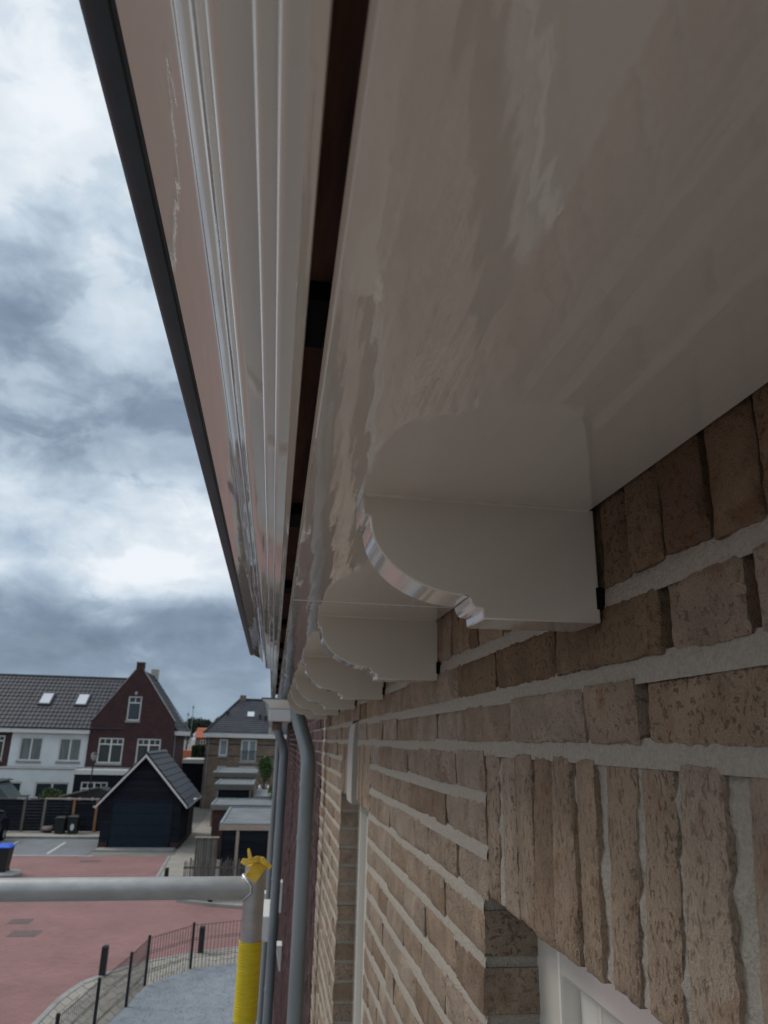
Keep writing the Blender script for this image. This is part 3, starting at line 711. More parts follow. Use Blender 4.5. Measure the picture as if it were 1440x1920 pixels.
# downpipe with swan neck
def swan(parent, pts, r, name='downpipe', mat=M_zinc, n=20, clips=()):
    d = []
    P = [Vector(p) for p in pts]
    d.append(P[0])
    for i in range(1, len(P) - 1):          # rounded elbows
        a = P[i] + (P[i - 1] - P[i]).normalized() * min(r * 1.6, (P[i - 1] - P[i]).length * .45); c = P[i] + (P[i + 1] - P[i]).normalized() * min(r * 1.6, (P[i + 1] - P[i]).length * .45)
        for k in range(5):
            t = k / 4; d.append(a.lerp(P[i], t).lerp(P[i].lerp(c, t), t))
    d.append(P[-1])
    o = MB().tube(d, r, n).build(name, mat, parent, smooth=50)
    for c in clips:
        q = P[-1]
        MB().tube([(q.x, q.y, c - 0.012), (q.x, q.y, c + 0.012)], r * 1.09, n).build('pipe_collar', mat, o, smooth=50)
    return o
swan(house, [(0.108, 3.80, 0.21), (0.117, 3.80, 0.13), (0.186, 3.72, -0.075), (0.187, 3.72, GZ)], 0.0368, clips=(-0.21, -0.445, -1.6, -3.2))

# ================================================================== NEIGHBOUR: dark red brick bay
red = thing('brick_house', 'dark red brick house front standing directly beyond the near pale house', 'house', (WX, END + .01, GZ))
RB = MB(); rnd = random.Random(3)
for k in range(-3, 56):
    z1 = ZJ(k - 1) - 0.006; z0 = ZJ(k) + 0.006
    y = END + 0.012 + (0.0 if k % 2 else -0.1)
    while y < 12.0:
        L = 0.205 if rnd.random() < 0.7 else 0.1
        a = max(y, END + 0.012); b_ = min(y + L, 12.0)
        if b_ - a > 0.02:
            j = rnd.uniform(-0.0025, 0.0025)
            RB.box(WX + j, WX + 0.05, a, b_, z0, z1)
        y += L + 0.01
RB.build('bricks', M_redbrick, red, kind='stuff')
box('mortar_backing', M_mortar, red, WX + 0.009, 0.5, END + 0.006, 12.0, -3.45, 0.3)
MB().box(WX - 0.002, 0.5, END + 0.006, 14.0, GZ, -3.455).box(WX, 0.5, 12.003, 14.0, -3.453, 0.9).box(WX + .02, .5, 8.1, 12.0, 0.303, 0.9).build('wall', M_redwall, red)
MB().add([(WX + .05, END, 0.3), (WX + .05, 8.1, 0.3), (WX + .05, 6.05, 2.7), (0.5, END, 0.3), (0.5, 8.1, 0.3), (0.5, 6.05, 2.7)], [(0, 1, 2), (5, 4, 3), (0, 3, 4, 1), (1, 4, 5, 2), (2, 5, 3, 0)]).build('gable', M_redwall, red)
MB().prism_y([(0.3, 0.3), (4.5, 4.9), (9.0, 0.3)], END + .02, 14.0).build('roof', M_roofdk, red)
MB().add([(0.51, END, 0.3), (0.51, 8.1, 0.3), (0.51, 6.05, 2.65), (3.2, END, 0.3), (3.2, 8.1, 0.3), (3.2, 6.05, 2.65)], [(0, 1, 2), (5, 4, 3), (0, 3, 4, 1), (1, 4, 5, 2), (2, 5, 3, 0)]).build('gable_roof', M_roofdk, red)
MB().hexa([(WX + .03, END - .0, 0.31), (0.52, END - .0, 0.31), (0.52, END + .12, 0.30), (WX + .03, END + .12, 0.30)], [(WX + .03, 6.0, 2.70), (0.52, 6.0, 2.70), (0.52, 6.05, 2.79), (WX + .03, 6.05, 2.79)]).hexa([(WX + .03, 8.0, 0.30), (0.52, 8.0, 0.30), (0.52, 8.12, 0.31), (WX + .03, 8.12, 0.31)], [(WX + .03, 6.05, 2.79), (0.52, 6.05, 2.79), (0.52, 6.1, 2.70), (WX + .03, 6.1, 2.70)]).build('gable_coping', M_kerb, red)
# next house on: its cornice end, pipes, door canopies
nxt = thing('terraced_house', 'farther house end with pale cornice cap and grey downpipe beside scaffold post', 'house', (WX, 8.1, GZ))
E_ = 14.0
box('eaves_box', M_whitewood, nxt, -0.05, 0.19, 8.1, E_, 0.18, 0.31, bevel=0.006)
MB().prism_y([(-0.05, 0.3125), (-0.056, 0.345), (-0.085, 0.37), (-0.118, 0.392), (-0.135, 0.412), (0.21, 0.412), (0.21, 0.3125)], 8.095, E_).build('cornice_moulding', M_mould, nxt, smooth=30)
box('gutter_lining', M_lining, nxt, -0.14, 0.22, 8.09, E_, 0.4125, 0.425)
box('soffit_block', M_brownwall, nxt, -0.01, 0.10, 8.25, 8.6, 0.09, 0.179)
box('eaves_bracket', M_whitewood, nxt, -0.045, 0.04, 8.5, 8.75, 0.045, 0.12)
swan(nxt, [(0.05, 8.30, 0.18), (0.062, 8.30, 0.06), (0.142, 8.35, -0.11), (0.1420, 8.35, GZ)], 0.048, clips=(-0.62, -1.4, -2.4))
swan(nxt, [(0.11, 13.4, 0.18), (0.12, 13.4, -0.1), (0.12, 13.4, GZ)], 0.05, clips=(-2.0,))
box('canopy', M_plastic, nxt, -0.005, WX - .004, 11.45, 12.6, -2.72, -2.40, bevel=0.01)
box('canopy', M_plastic, nxt, -0.12, WX - .004, 13.7, 13.98, -2.82, -2.52, bevel=0.01)
MB().hexa([(0.245, 8.95, -2.41), (WX - .004, 8.95, -2.41), (WX - .004, 9.05, -2.41), (0.245, 9.05, -2.41)], [(0.19, 8.9, -2.15), (WX - .004, 8.9, -2.15), (WX - .004, 9.1, -2.15), (0.19, 9.1, -2.15)]).build('wall_lamp', M_plastic, nxt, bevel=0.006)
box('wall_box', M_plastic, nxt, 0.225, WX - .004, 10.2, 10.4, -2.10, -1.75, bevel=0.006)

# ================================================================== SCAFFOLD GUARD RAIL
sc = thing('scaffold_rail', 'grey aluminium scaffold guard rail with yellow tape wound round its post', 'scaffold', (-0.016, 1.75, GZ))
MB().tube([(-1.7, 1.752, -0.3165), (-0.8, 1.751, -0.3145), (-0.020, 1.75, -0.3105)], 0.0225, 28).build('rail', M_alu, sc, smooth=50)
MB().tube([(-0.016, 1.75, GZ), (-0.016, 1.75, -0.2655)], 0.0228, 28).build('post', M_alu, sc, smooth=50)
wl = []
for k in range(25):
    t = 2 * math.pi * k / 24; rr = 0.0242
    yy, zz = rr * math.cos(t), rr * math.sin(t)
    wl.append((-0.016 - math.sqrt(max(0.0228 ** 2 - min(abs(yy), .0225) ** 2, 0)) - 0.003, 1.75 + yy, -0.3105 + zz))
MB().tube(wl, [0.0026 + 0.0018 * max(0, math.sin(2 * math.pi * k / 24)) + random.uniform(-.0003, .0003) for k in range(25)], 8, cap=False).build('weld', material('bright_weld', (0.62, 0.62, 0.61), 0.35, 0.2, 120, 0.6, 300, metallic=0.8, coord='World', bdist=0.001), sc, smooth=60)
tp = []; rs = []
for i in range(84):
    z = -0.412 - i * 0.00176
    tp.append((-0.016, 1.75, z)); rs.append(0.0246 + (0.0005 if i % 3 == 0 else 0) + random.uniform(-.0001, .0001))
MB().tube(tp, rs, 30).build('tape_wrap', M_yellow, sc, smooth=30)
# yellow strap knotted over the post top
st = thing('strap', 'short yellow strap knotted over the top of the scaffold post', 'strap', (-0.016, 1.75, -0.27))
def ribbon(pts, w, side, th=0.0016, twist=None):
    P = [Vector(p) for p in pts]; vs = []; fs = []
    for i, p in enumerate(P):
        d = (P[min(i + 1, len(P) - 1)] - P[max(i - 1, 0)]).normalized()
        s_ = Vector(side); s_ = (s_ - d * s_.dot(d)).normalized()
        if twist: s_ = Matrix.Rotation(twist[i], 3, d) @ s_
        n_ = d.cross(s_); ww = w[i] if isinstance(w, list) else w
        for q, r in ((-1, -1), (1, -1), (1, 1), (-1, 1)): vs.append(p + s_ * ww / 2 * q + n_ * th / 2 * r)
    for i in range(len(P) - 1):
        for k in range(4): fs.append((i * 4 + k, i * 4 + (k + 1) % 4, i * 4 + 4 + (k + 1) % 4, i * 4 + 4 + k))
    fs += [(3, 2, 1, 0), tuple(range(len(P) * 4 - 4, len(P) * 4))]
    return MB().add(vs, fs)
def px_(x, z, y=1.722): return (x, y, z)
ribbon([px_(-0.026, -0.290, 1.726), px_(-0.014, -0.272, 1.7235), px_(-0.002, -0.2560, 1.731)], 0.029, (0.8, 0.1, -0.55), 0.002).build('loop_band', M_strap, st, bevel=0.0006)
MB().lathe([(0.010, -0.2660), (0.0236, -0.2655), (0.0240, -0.2610), (0.0180, -0.2555), (0.006, -0.2535)], -0.014, 1.75, 18).build('strap_fold', M_strap, st, smooth=60)
ribbon([px_(-0.047, -0.2530, 1.724), px_(-0.040, -0.2560, 1.722), px_(-0.030, -0.2545, 1.722), px_(-0.015, -0.2500, 1.724), px_(0.0, -0.2530, 1.728)], [0.010, 0.013, 0.011, 0.0125, 0.012], (0, 0.3, 1), 0.006).build('strap_end', M_strap, st, bevel=0.001)
ribbon([px_(-0.0345, -0.2300, 1.728), px_(-0.0315, -0.2400, 1.724), px_(-0.0285, -0.2510, 1.722)], [0.005, 0.0075, 0.0095], (1, 0, 0.2), 0.005).build('strap_end', M_strap, st, bevel=0.001)
ribbon([px_(-0.006, -0.2500, 1.724), px_(0.004, -0.2570, 1.722), px_(0.017, -0.2670, 1.722)], [0.013, 0.0105, 0.0085], (0.4, 0, 1), 0.005).build('strap_end', M_strap, st, bevel=0.001)

# ================================================================== STREET FURNITURE
def bollard(x, y, h, label):
    b = thing('bollard', label, 'bollard', (x, y, GZ), 'black posts round the red road')
    MB().box(x - .07, x + .07, y - .07, y + .07, GZ - 0.02, GZ + h - .03).build('post', M_iron, b, bevel=0.012)
    MB().hexa([(x - .07, y - .07, GZ + h - .029), (x + .07, y - .07, GZ + h - .029), (x + .07, y + .07, GZ + h - .029), (x - .07, y + .07, GZ + h - .029)],
              [(x - .045, y - .045, GZ + h), (x + .045, y - .045, GZ + h), (x + .045, y + .045, GZ + h), (x - .045, y + .045, GZ + h)]).build('cap', M_iron, b)
bollard(-3.41, 19.05, 0.66, 'black square bollard on the corner pavement left of the mesh fence')
bollard(-1.41, 20.72, 0.66, 'black square bollard standing just behind the mesh fence panels')
bollard(-3.48, 29.6, 0.62, 'short black bollard on the pale side path, seen above the scaffold rail')
bollard(-1.66, 26.75, 0.55, 'black bollard on the kerb strip, half hidden just below the scaffold rail')
def drain(x, y, w, d, label):
    t = thing('drain_cover', label, 'drain', (x, y, GZ), 'iron covers in the red road')
    MB().box(x - w, x + w, y - d, y + d, GZ - 0.02, GZ + 0.006).build('frame', M_drain, t)
    for i in range(6): box('bar', M_drain, t, x - w + .05 + i * w * .31, x - w + .09 + i * w * .31, y - d * .8, y + d * .8, GZ + 0.006, GZ + 0.012)
drain(-7.39, 35.2, 0.42, 0.3, 'small dark drain cover in the red road before the garage')
drain(-6.3, 23.1, 0.38, 0.34, 'dark iron drain cover in the red road below the scaffold rail')
drain(-6.85, 24.5, 0.3, 0.3, 'dark drain cover at the far left edge of the red road')
# low mesh fence round the gravel
mf = thing('mesh_fence', 'low black wire mesh fence curving round the grey gravel bed', 'fence', (-2.36, 18.26, GZ))
fp = [(-3.02, 13.6), (-2.78, 15.35), (-2.51, 16.97), (-2.36, 18.26), (-1.52, 19.38), (-0.12, 19.9), (0.25, 19.95)]
for x, y in fp[:-1]:
    MB().tube([(x, y, GZ), (x, y, GZ + 1.03)], 0.032, 8).build('fence_post', M_iron, mf, smooth=50, origin=(x, y, GZ))
for (a, b_) in zip(fp, fp[1:]):
    w = MB(); L = math.dist(a, b_); n = max(3, int(L / 0.085)); dx, dy = (b_[0] - a[0]) / L, (b_[1] - a[1]) / L
    for i in range(n + 1):
        x, y = a[0] + (b_[0] - a[0]) * i / n, a[1] + (b_[1] - a[1]) * i / n
        w.tube([(x, y, GZ + .06), (x, y, GZ + .99)], 0.0062, 3, cap=False)
    for z in (0.07, 0.30, 0.34, 0.66, 0.70, 0.97):
        w.tube([(a[0] + dy * .006, a[1] - dx * .006, GZ + z), (b_[0] + dy * .006, b_[1] - dx * .006, GZ + z)], 0.0055, 4, cap=False)
    w.build('mesh_panel', M_iron, mf, origin=((a[0] + b_[0]) / 2, (a[1] + b_[1]) / 2, GZ), fix=False)
# street lamp
lp = thing('street_lamp', 'slim dark street lamp standing before the dark red gable house', 'street lamp', (-10.05, 45.2, GZ + .1))
MB().tube([(-10.05, 45.2, GZ), (-10.05, 45.2, GZ + .9), (-10.05, 45.2, -1.45)], [0.07, 0.045, 0.035], 10).build('pole', M_iron, lp, smooth=50)
MB().lathe([(0.05, -1.45), (0.15, -1.34), (0.19, -1.12), (0.19, -1.10)], -10.05, 45.2, 12).build('lantern', M_lamp, lp, smooth=40)
MB().lathe([(0.21, -1.099), (0.20, -1.07), (0.10, -1.0), (0.03, -0.96)], -10.05, 45.2, 12).build('lamp_cap', M_iron, lp, smooth=40)
# bins
def wheelie(x, y, lid_mat, label, h=1.0, w=0.27, sticker=False):
    t = thing('wheelie_bin', label, 'bin', (x, y, GZ), 'wheelie bins on the street')
    b = w * 0.8
    z0 = GZ + .05
    MB().hexa([(x - b, y - b, z0), (x + b, y - b, z0), (x + b, y + b, z0), (x - b, y + b, z0)],
              [(x - w, y - w, z0 + h * .86), (x + w, y - w, z0 + h * .86), (x + w, y + w * 1.15, z0 + h * .86), (x - w, y + w * 1.15, z0 + h * .86)]).build('body', M_binplastic, t, bevel=0.02)
    MB().box(x - w - .03, x + w + .03, y - w - .04, y + w * 1.15, z0 + h * .865, z0 + h * .90).hexa(
        [(x - w - .01, y - w, z0 + h * .90), (x + w + .01, y - w, z0 + h * .90), (x + w + .01, y + w, z0 + h * .90), (x - w - .01, y + w, z0 + h * .90)],
        [(x - w * .7, y - w * .6, z0 + h * .96), (x + w * .7, y - w * .6, z0 + h * .96), (x + w * .7, y + w, z0 + h * .98), (x - w * .7, y + w, z0 + h * .98)]).build('lid', lid_mat, t, bevel=0.01)
    for s in (-1, 1):
        MB().tube([(x + s * (b - .05), y + b + .02, GZ + .1), (x + s * (b + .01), y + b + .02, GZ + .1)], 0.1, 14).build('wheel', M_iron, t, smooth=40)
    MB().tube([(x - w * .8, y + w * 1.3, z0 + h * .87), (x + w * .8, y + w * 1.3, z0 + h * .87)], 0.02, 8).build('handle', M_binplastic, t, smooth=40)
    if sticker:
        MB().lathe([(0.001, 0), (0.1, 0), (0.1, .004), (0.001, .004)], 0, 0, 14)
        vs = [(x + .10 * math.cos(k * math.pi / 8), y - b - .035 - 0.028 * (0.5 + .0), z0 + h * .40 + .17 * math.sin(k * math.pi / 8)) for k in range(16)]
        MB().add(vs + [(a, b2 + .03, c) for a, b2, c in vs], [tuple(range(16))] + [(i, (i + 1) % 16, 16 + (i + 1) % 16, 16 + i) for i in range(16)]).build('sticker', M_sticker, t)
    return t
wheelie(-10.90, 43.5, M_binplastic, 'plain dark wheelie bin against the black fence, left of its pair', 0.96, 0.26)
wheelie(-10.24, 43.5, M_binplastic, 'dark wheelie bin with a white oval sticker by the orange post', 1.02, 0.27, True)
wheelie(-9.98, 32.0, M_blue, 'dark wheelie bin with a bright blue lid at the left edge', 1.05, 0.29)
tag(MB().slab([(-11.5, 30.9), (-9.3, 31.2), (-9.1, 31.7), (-9.4, 32.5), (-11.5, 32.5)], GZ - .02, GZ + 0.12).build('bin_island', M_kerb, bevel=0.02), kind='structure')
# clay bowl by the fence
bowl = thing('planter', 'low round clay planter standing on a dark base by the black fence', 'planter', (-11.65, 43.9, GZ + .1))
MB().lathe([(0.20, GZ + .1), (0.24, GZ + .22)], -11.65, 43.9, 14).build('base', M_iron, bowl, smooth=40)
MB().lathe([(0.20, GZ + .221), (0.27, GZ + .27), (0.29, GZ + .36), (0.25, GZ + .42), (0.1, GZ + .42)], -11.65, 43.9, 16).build('pot', M_pot, bowl, smooth=50)
# parked car at the left edge
car = thing('parked_car', 'dark glossy parked car nosing in from the left edge', 'car', (-14.8, 41.2, GZ))
cx0 = -15.75; yb = [39.3, 39.45, 40.1, 40.9, 41.5, 42.6, 43.0, 43.15]
side = [(39.25, .35), (39.2, .62), (39.35, .80), (40.2, .92), (40.75, .98), (41.35, 1.38), (42.2, 1.46), (42.9, 1.40), (43.3, 1.02), (43.38, .62), (43.3, .33)]
def car_sec(inset, prof_): return [(cx0 + inset, y, GZ + z) for y, z in prof_]
ins = [0.06, 0.02, 0.0, 0.0, 0.03, 0.20, 0.24, 0.22, 0.03, 0.02, 0.06]
Wc = 1.76; n_ = len(side)
L_ = [(cx0 - 0 + ins[i], side[i][0] - 1.2, GZ + side[i][1]) for i in range(n_)]; R_ = [(cx0 + 2.7 - ins[i], side[i][0] - 1.2, GZ + side[i][1]) for i in range(n_)]
L_ = [(x + 0.85, y, z) for x, y, z in L_]; 
MB().add(L_ + R_, [tuple(range(n_)), tuple(range(2 * n_ - 1, n_ - 1, -1))] + [(i, (i + 1) % n_, n_ + (i + 1) % n_, n_ + i) for i in range(n_)]).build('body', M_carpaint, car, bevel=0.05, smooth=40)
xr = cx0 + 2.7
def sidepane(pts): return MB().add([(x, y - 1.2, GZ + z) for x, y, z in pts], [tuple(range(len(pts)))])
sidepane([(xr - .04, 40.95, 1.02), (xr - .175, 41.4, 1.32), (xr - .22, 42.0, 1.39), (xr - .03, 42.0, 1.02)]).build('side_window', M_glass, car)
sidepane([(xr - .03, 42.06, 1.02), (xr - .22, 42.06, 1.39), (xr - .2, 42.75, 1.35), (xr - .05, 43.05, 1.05)]).build('side_window', M_glass, car)
for yy in (40.0, 42.65):
    MB().tube([(xr - .22, yy - 1.2, GZ + .31), (xr + .012, yy - 1.2, GZ + .31)], 0.31, 20).build('tyre', M_black, car, smooth=40)
    MB().tube([(xr - .02, yy - 1.2, GZ + .31), (xr + .02, yy - 1.2, GZ + .31)], 0.19, 14).build('rim', M_zinc, car, smooth=40)
MB().box(xr - .34, xr - .05, 38.01, 38.2, GZ + .62, GZ + .76).build('headlight', M_lamp, car, bevel=0.02)

# ================================================================== GARAGE
ga = thing('garage', 'black boarded garage with pitched tiled roof and wide dark blue door', 'garage', (-6.05, 39.1, GZ))
gx0, gx1, gy0, gy1 = -7.93, -4.2, 39.0, 45.3
apx, apz, evz = -6.13, -0.98, -2.95
dx0, dx1, dz1 = -7.47, -4.63, -3.13
slope = (apz - evz) / (apx - (gx0 - .12))
def gl(z): return gx0 if z <= evz else apx - (apx - gx0) * (apz - z) / (apz - evz)
def gr(z): return gx1 if z <= evz else apx + (gx1 - apx) * (apz - z) / (apz - evz)
zb = GZ + 0.26; i = 0
while zb < apz - 0.1:
    zt = min(zb + 0.165, apz - .02)
    segs = [(gl(zb), gl(zt), gr(zb), gr(zt))]
    if zb < dz1 - .05: segs = [(gl(zb), gl(zt), dx0, dx0), (dx1, dx1, gr(zb), gr(zt))]
    for a, a2, b_, b2 in segs:
        yy = gy0 + 0.004 * (i % 2)
        MB().hexa([(a, yy - .022, zb), (b_, yy - .022, zb), (b_, yy + .03, zb), (a, yy + .03, zb)], [(a2, yy - .004, zt + .01), (b2, yy - .004, zt + .01), (b2, yy + .03, zt + .01), (a2, yy + .03, zt + .01)]).build('board', M_blackboard, ga, origin=((a + b_) / 2, yy, zb))
    zb += 0.165; i += 1
sidew = MB()
for k in range(12):
    z = GZ + .26 + k * .165
    sidew.hexa([(gx1 + .022, gy0 + .03, z), (gx1 + .022, gy1, z), (gx1 - .03, gy1, z), (gx1 - .03, gy0 + .03, z)], [(gx1 + .004, gy0 + .03, z + .17), (gx1 + .004, gy1, z + .17), (gx1 - .03, gy1, z + .17), (gx1 - .03, gy0 + .03, z + .17)])
sidew.build('side_boards', M_blackboard, ga)
MB().box(gx0 + .02, gx1 - .035, gy0 + .06, gy1, GZ + .27, evz).prism_n([(gx0 + .05, evz + .002), (gx1 - .05, evz + .002), (apx, apz - .06)], gy0 + .06, gy1).build('wall', M_blackboard, ga)
MB().box(gx0 - .01, dx0 - .06, gy0 - .03, gy1, GZ, GZ + .255).box(dx1 + .06, gx1 + .03, gy0 - .03, gy1, GZ, GZ + .255).build('plinth', M_redwall, ga)
gd = box('garage_door', M_door, ga, dx0, dx1, gy0 - .0, gy0 + .055, GZ + .02, dz1)
for k in range(1, 4): box('door_seam', M_black, gd, dx0 + .02, dx1 - .02, gy0 - .003, gy0 - .0005, GZ + k * .52, GZ + k * .52 + .015)
box('door_frame', M_blackboard, ga, dx0 - .05, dx0 - .003, gy0 - .03, gy0 + .05, GZ + .26, dz1); box('door_frame', M_blackboard, ga, dx1 + .003, dx1 + .05, gy0 - .03, gy0 + .05, GZ + .26, dz1)
box('threshold', M_kerb, ga, dx0 - .4, dx1 + .35, gy0 - 1.0, gy0 - .035, GZ - .02, GZ + .05)
def rafters(side_, ya, yb, over):
    ex = (gx0 - over) if side_ < 0 else (gx1 + over)
    k = (apz + .1 - evz) / (apx - gx0) if side_ < 0 else (apz + .1 - evz) / (gx1 - apx)
    return ex, (apz + .12) - k * abs(ex - apx)
for s_ in (-1, 1):
    ex, ez = rafters(s_, 0, 0, 0.30)
    th = 0.10; yf, ybk = gy0 - .32, gy1 + .2
    pr = [(apx, apz + .12), (ex, ez), (ex, ez - th), (apx, apz + .12 - th)]
    MB().prism_n(pr, yf + .03, ybk).build('roof_deck', M_roofdk, ga)
    MB().prism_n([(apx, apz + .11), (ex, ez - .01), (ex, ez - .14), (apx, apz - .04)], yf - .02, yf + .025).build('bargeboard', M_whitewood, ga)
    # tiles, row by row
    L = math.hypot(ex - apx, ez - apz - .12); nrow = 9; ncol = 20
    tl = MB(); ux, uz = (ex - apx) / L, (ez - apz - .12) / L; nx, nz = (-uz, ux) if s_ < 0 else (uz, -ux)
    if nz < 0: nx, nz = -nx, -nz
    for r in range(nrow):
        for c in range(ncol):
            y0 = yf + (ybk - yf) * c / ncol; y1 = y0 + (ybk - yf) / ncol * .985; ym = (y0 + y1) / 2
            a0 = L * r / nrow; a1 = L * (r + 1.12) / nrow; a1 = min(a1, L + .05)
            P = lambda a, y, h: (apx + ux * a + nx * h, y, apz + .12 + uz * a + nz * h)
            tl.add([P(a0, y0, .03), P(a0, ym, .012), P(a0, y1, .03), P(a1, y0, .075), P(a1, ym, .05), P(a1, y1, .075), P(a1, y0, .02), P(a1, y1, .02)], [(0, 1, 4, 3), (1, 2, 5, 4), (3, 4, 6), (4, 5, 7), (4, 7, 6)])
    tl.build('roof_tiles', M_roof, ga, kind='stuff', fix=False)
    MB().tube([(ex + s_ * .06, yf + .05, ez - .05), (ex + s_ * .06, ybk, ez - .05)], .055, 10).build('gutter', M_zinc if s_ > 0 else M_whitewood, ga, smooth=50)
MB().prism_n([(apx - .13, apz + .13), (apx, apz + .24), (apx + .13, apz + .13)], gy0 - .32, gy1 + .2).build('ridge_cap', M_roof, ga)
MB().tube([(gx1 + .1, gy0 + 3.2, evz - .2), (gx1 + .06, gy0 + 3.2, GZ)], .04, 8).build('downpipe', M_greywood, ga, smooth=50)
box('gutter_outlet', M_whitewood, ga, gx1 + .26, gx1 + .42, gy0 + 2.6, gy0 + 3.4, evz - .33, evz - .2)

# ================================================================== GARDEN FENCE
gf = thing('garden_fence', 'black panel garden fence with pale, grey and orange posts and a pale cap rail', 'fence', (-10.5, 44.3, GZ))
posts = [(-16.5, M_greywood), (-14.75, M_greywood), (-13.1, M_greywood), (-12.05, M_greywood), (-10.53, M_orangepost), (-9.33, M_orangepost), (-8.25, M_greywood)]
for x, m in posts: box('fence_post', m, gf, x - .065, x + .065, 44.22, 44.35, GZ + .1, -3.46, origin=(x, 44.28, GZ))
for (a, _), (b_, _) in zip(posts, posts[1:]):
    for k in range(10):
        z = GZ + .14 + k * .158
        MB().hexa([(a + .07, 44.262, z), (b_ - .07, 44.262, z), (b_ - .07, 44.31, z), (a + .07, 44.31, z)], [(a + .07, 44.275, z + .15), (b_ - .07, 44.275, z + .15), (b_ - .07, 44.31, z + .15), (a + .07, 44.31, z + .15)]).build('fence_board', M_blackboard, gf, origin=((a + b_) / 2, 44.29, z))
box('cap_rail', M_paleboard, gf, -12.1, -8.2, 44.2, 44.36, -3.455, -3.385)
box('cap_rail', M_greywood, gf, -16.5, -12.12, 44.22, 44.34, -3.455, -3.415)
gsd = thing('garden_shed', 'dark grey green shed at the left edge with a wavy roof edge', 'shed', (-16.2, 47, GZ))
MB().prism_n([(-19, GZ), (-14.55, GZ), (-14.55, -3.62), (-14.9, -3.3), (-15.5, -2.74), (-19, -2.74)], 46.2, 48.5).build('wall', M_greengrey, gsd)
ww = []
for k in range(49):
    x = -19 + 3.7 * k / 48; ww.append((x, -2.66 + 0.045 * math.sin(k * 1.57)))
MB().prism_n(ww + [(-15.3, -2.73), (-19, -2.73)], 45.9, 48.6).build('corrugated_roof', M_greengrey, gsd)
lt = thing('garden_lantern', 'squat pale lantern box on top of the black fence by the shed', 'lantern', (-13.4, 44.28, -3.45))
box('lantern_body', M_lamp, lt, -13.55, -13.05, 44.15, 44.45, -3.452, -3.30); box('lantern_roof', M_greengrey, lt, -13.62, -12.98, 44.1, 44.5, -3.299, -3.25)

# ================================================================== FAR HOUSES
def zmat_wall(zs, left, right_, holes, y0, y1, name, mat, parent):
    """a wall with openings: horizontal strips cut round the holes; left/right give x at a height"""
    zz = sorted(set(zs + [h[2] for h in holes] + [h[3] for h in holes]))
    mb = MB()
    for a, b_ in zip(zz, zz[1:]):
        m = (a + b_) / 2
        xs = [(left(a + 1e-4), left(b_ - 1e-4))]
        for h in sorted([h for h in holes if h[2] <= m <= h[3]]): xs += [(h[0], h[0]), (h[1], h[1])]
        xs.append((right_(a + 1e-4), right_(b_ - 1e-4)))
        for p, q in zip(xs[::2], xs[1::2]):
            mb.hexa([(p[0], y0, a), (q[0], y0, a), (q[0], y1, a), (p[0], y1, a)], [(p[1], y0, b_), (q[1], y0, b_), (q[1], y1, b_), (p[1], y1, b_)])
    return mb.build(name, mat, parent)
def far_window(parent, x0, x1, z0, z1, y, lights=2, transom=0.0, fw=0.09, muntin=False, sill=True, pane=M_glass, recess=0.05, dark=False):
    f = MB(); yf = y + recess
    f.box(x0, x0 + fw, yf, yf + .1, z0, z1); f.box(x1 - fw, x1, yf, yf + .1, z0, z1)
    f.box(x0 + fw, x1 - fw, yf + .001, yf + .1, z1 - fw, z1); f.box(x0 + fw, x1 - fw, yf + .001, yf + .1, z0, z0 + fw)
    for i in range(1, lights):
        x = x0 + (x1 - x0) * i / lights; f.box(x - fw * .6, x + fw * .6, yf + .0005, yf + .1, z0 + fw, z1 - fw)
    w = f.build('window', M_whitewood, parent, origin=((x0 + x1) / 2, yf, z0))
    box('pane', pane, w, x0 + fw * .9, x1 - fw * .9, yf + .05, yf + .06, z0 + fw * .9, z1 - fw * .9)
    if transom:
        zt = z1 - transom; t = MB()
        t.box(x0 + fw, x1 - fw, yf + .012, yf + .08, zt - fw * .45, zt + fw * .45)
        for i in range(lights):
            xc = x0 + (x1 - x0) * (i + .5) / lights; t.box(xc - .025, xc + .025, yf + .014, yf + .08, zt, z1 - fw)
        t.build('transom', M_whitewood, w)
    if muntin:
        t = MB()
        for i in range(lights):
            xc = x0 + (x1 - x0) * (i + .5) / lights; t.box(xc - .02, xc + .02, yf + .07, yf + .078, z0 + fw, z1 - .5)
        t.box(x0 + fw, x1 - fw, yf + .071, yf + .079, z1 - .52, z1 - .47); t.build('curtain_bars', M_lamp, w)
    if sill: box('sill', M_kerb, w, x0 - .06, x1 + .06, y - .07, yf, z0 - .13, z0 - .002)
    return w
def tile_roof(parent, P0, U, V, nu, nv, mat, lift=0.05):
    """tiles on a plane: P0 corner at the eave, U along the eave, V up the slope"""
    P0, U, V = Vector(P0), Vector(U), Vector(V); N = U.cross(V).normalized()
    if N.z < 0: N = -N
    tl = MB()
    for r in range(nv):
        for c in range(nu):
            u0, um, u1 = c / nu, (c + .5) / nu, (c + .97) / nu
            v0, v1 = r / nv, min(1, (r + 1.1) / nv)
            q = lambda u, v, h: P0 + U * u + V * v + N * h
            j = random.uniform(0, .003)
            tl.add([q(u0, v0, lift + j), q(um, v0, lift * .55 + j), q(u1, v0, lift * 1.15 + j), q(u0, v1, .012), q(um, v1, .0), q(u1, v1, .014), q(u0, v0, 0), q(u1, v0, 0)], [(0, 1, 4, 3), (1, 2, 5, 4), (0, 6, 7, 2, 1)])
    return tl.build('roof_tiles', mat, parent, kind='stuff', fix=False)

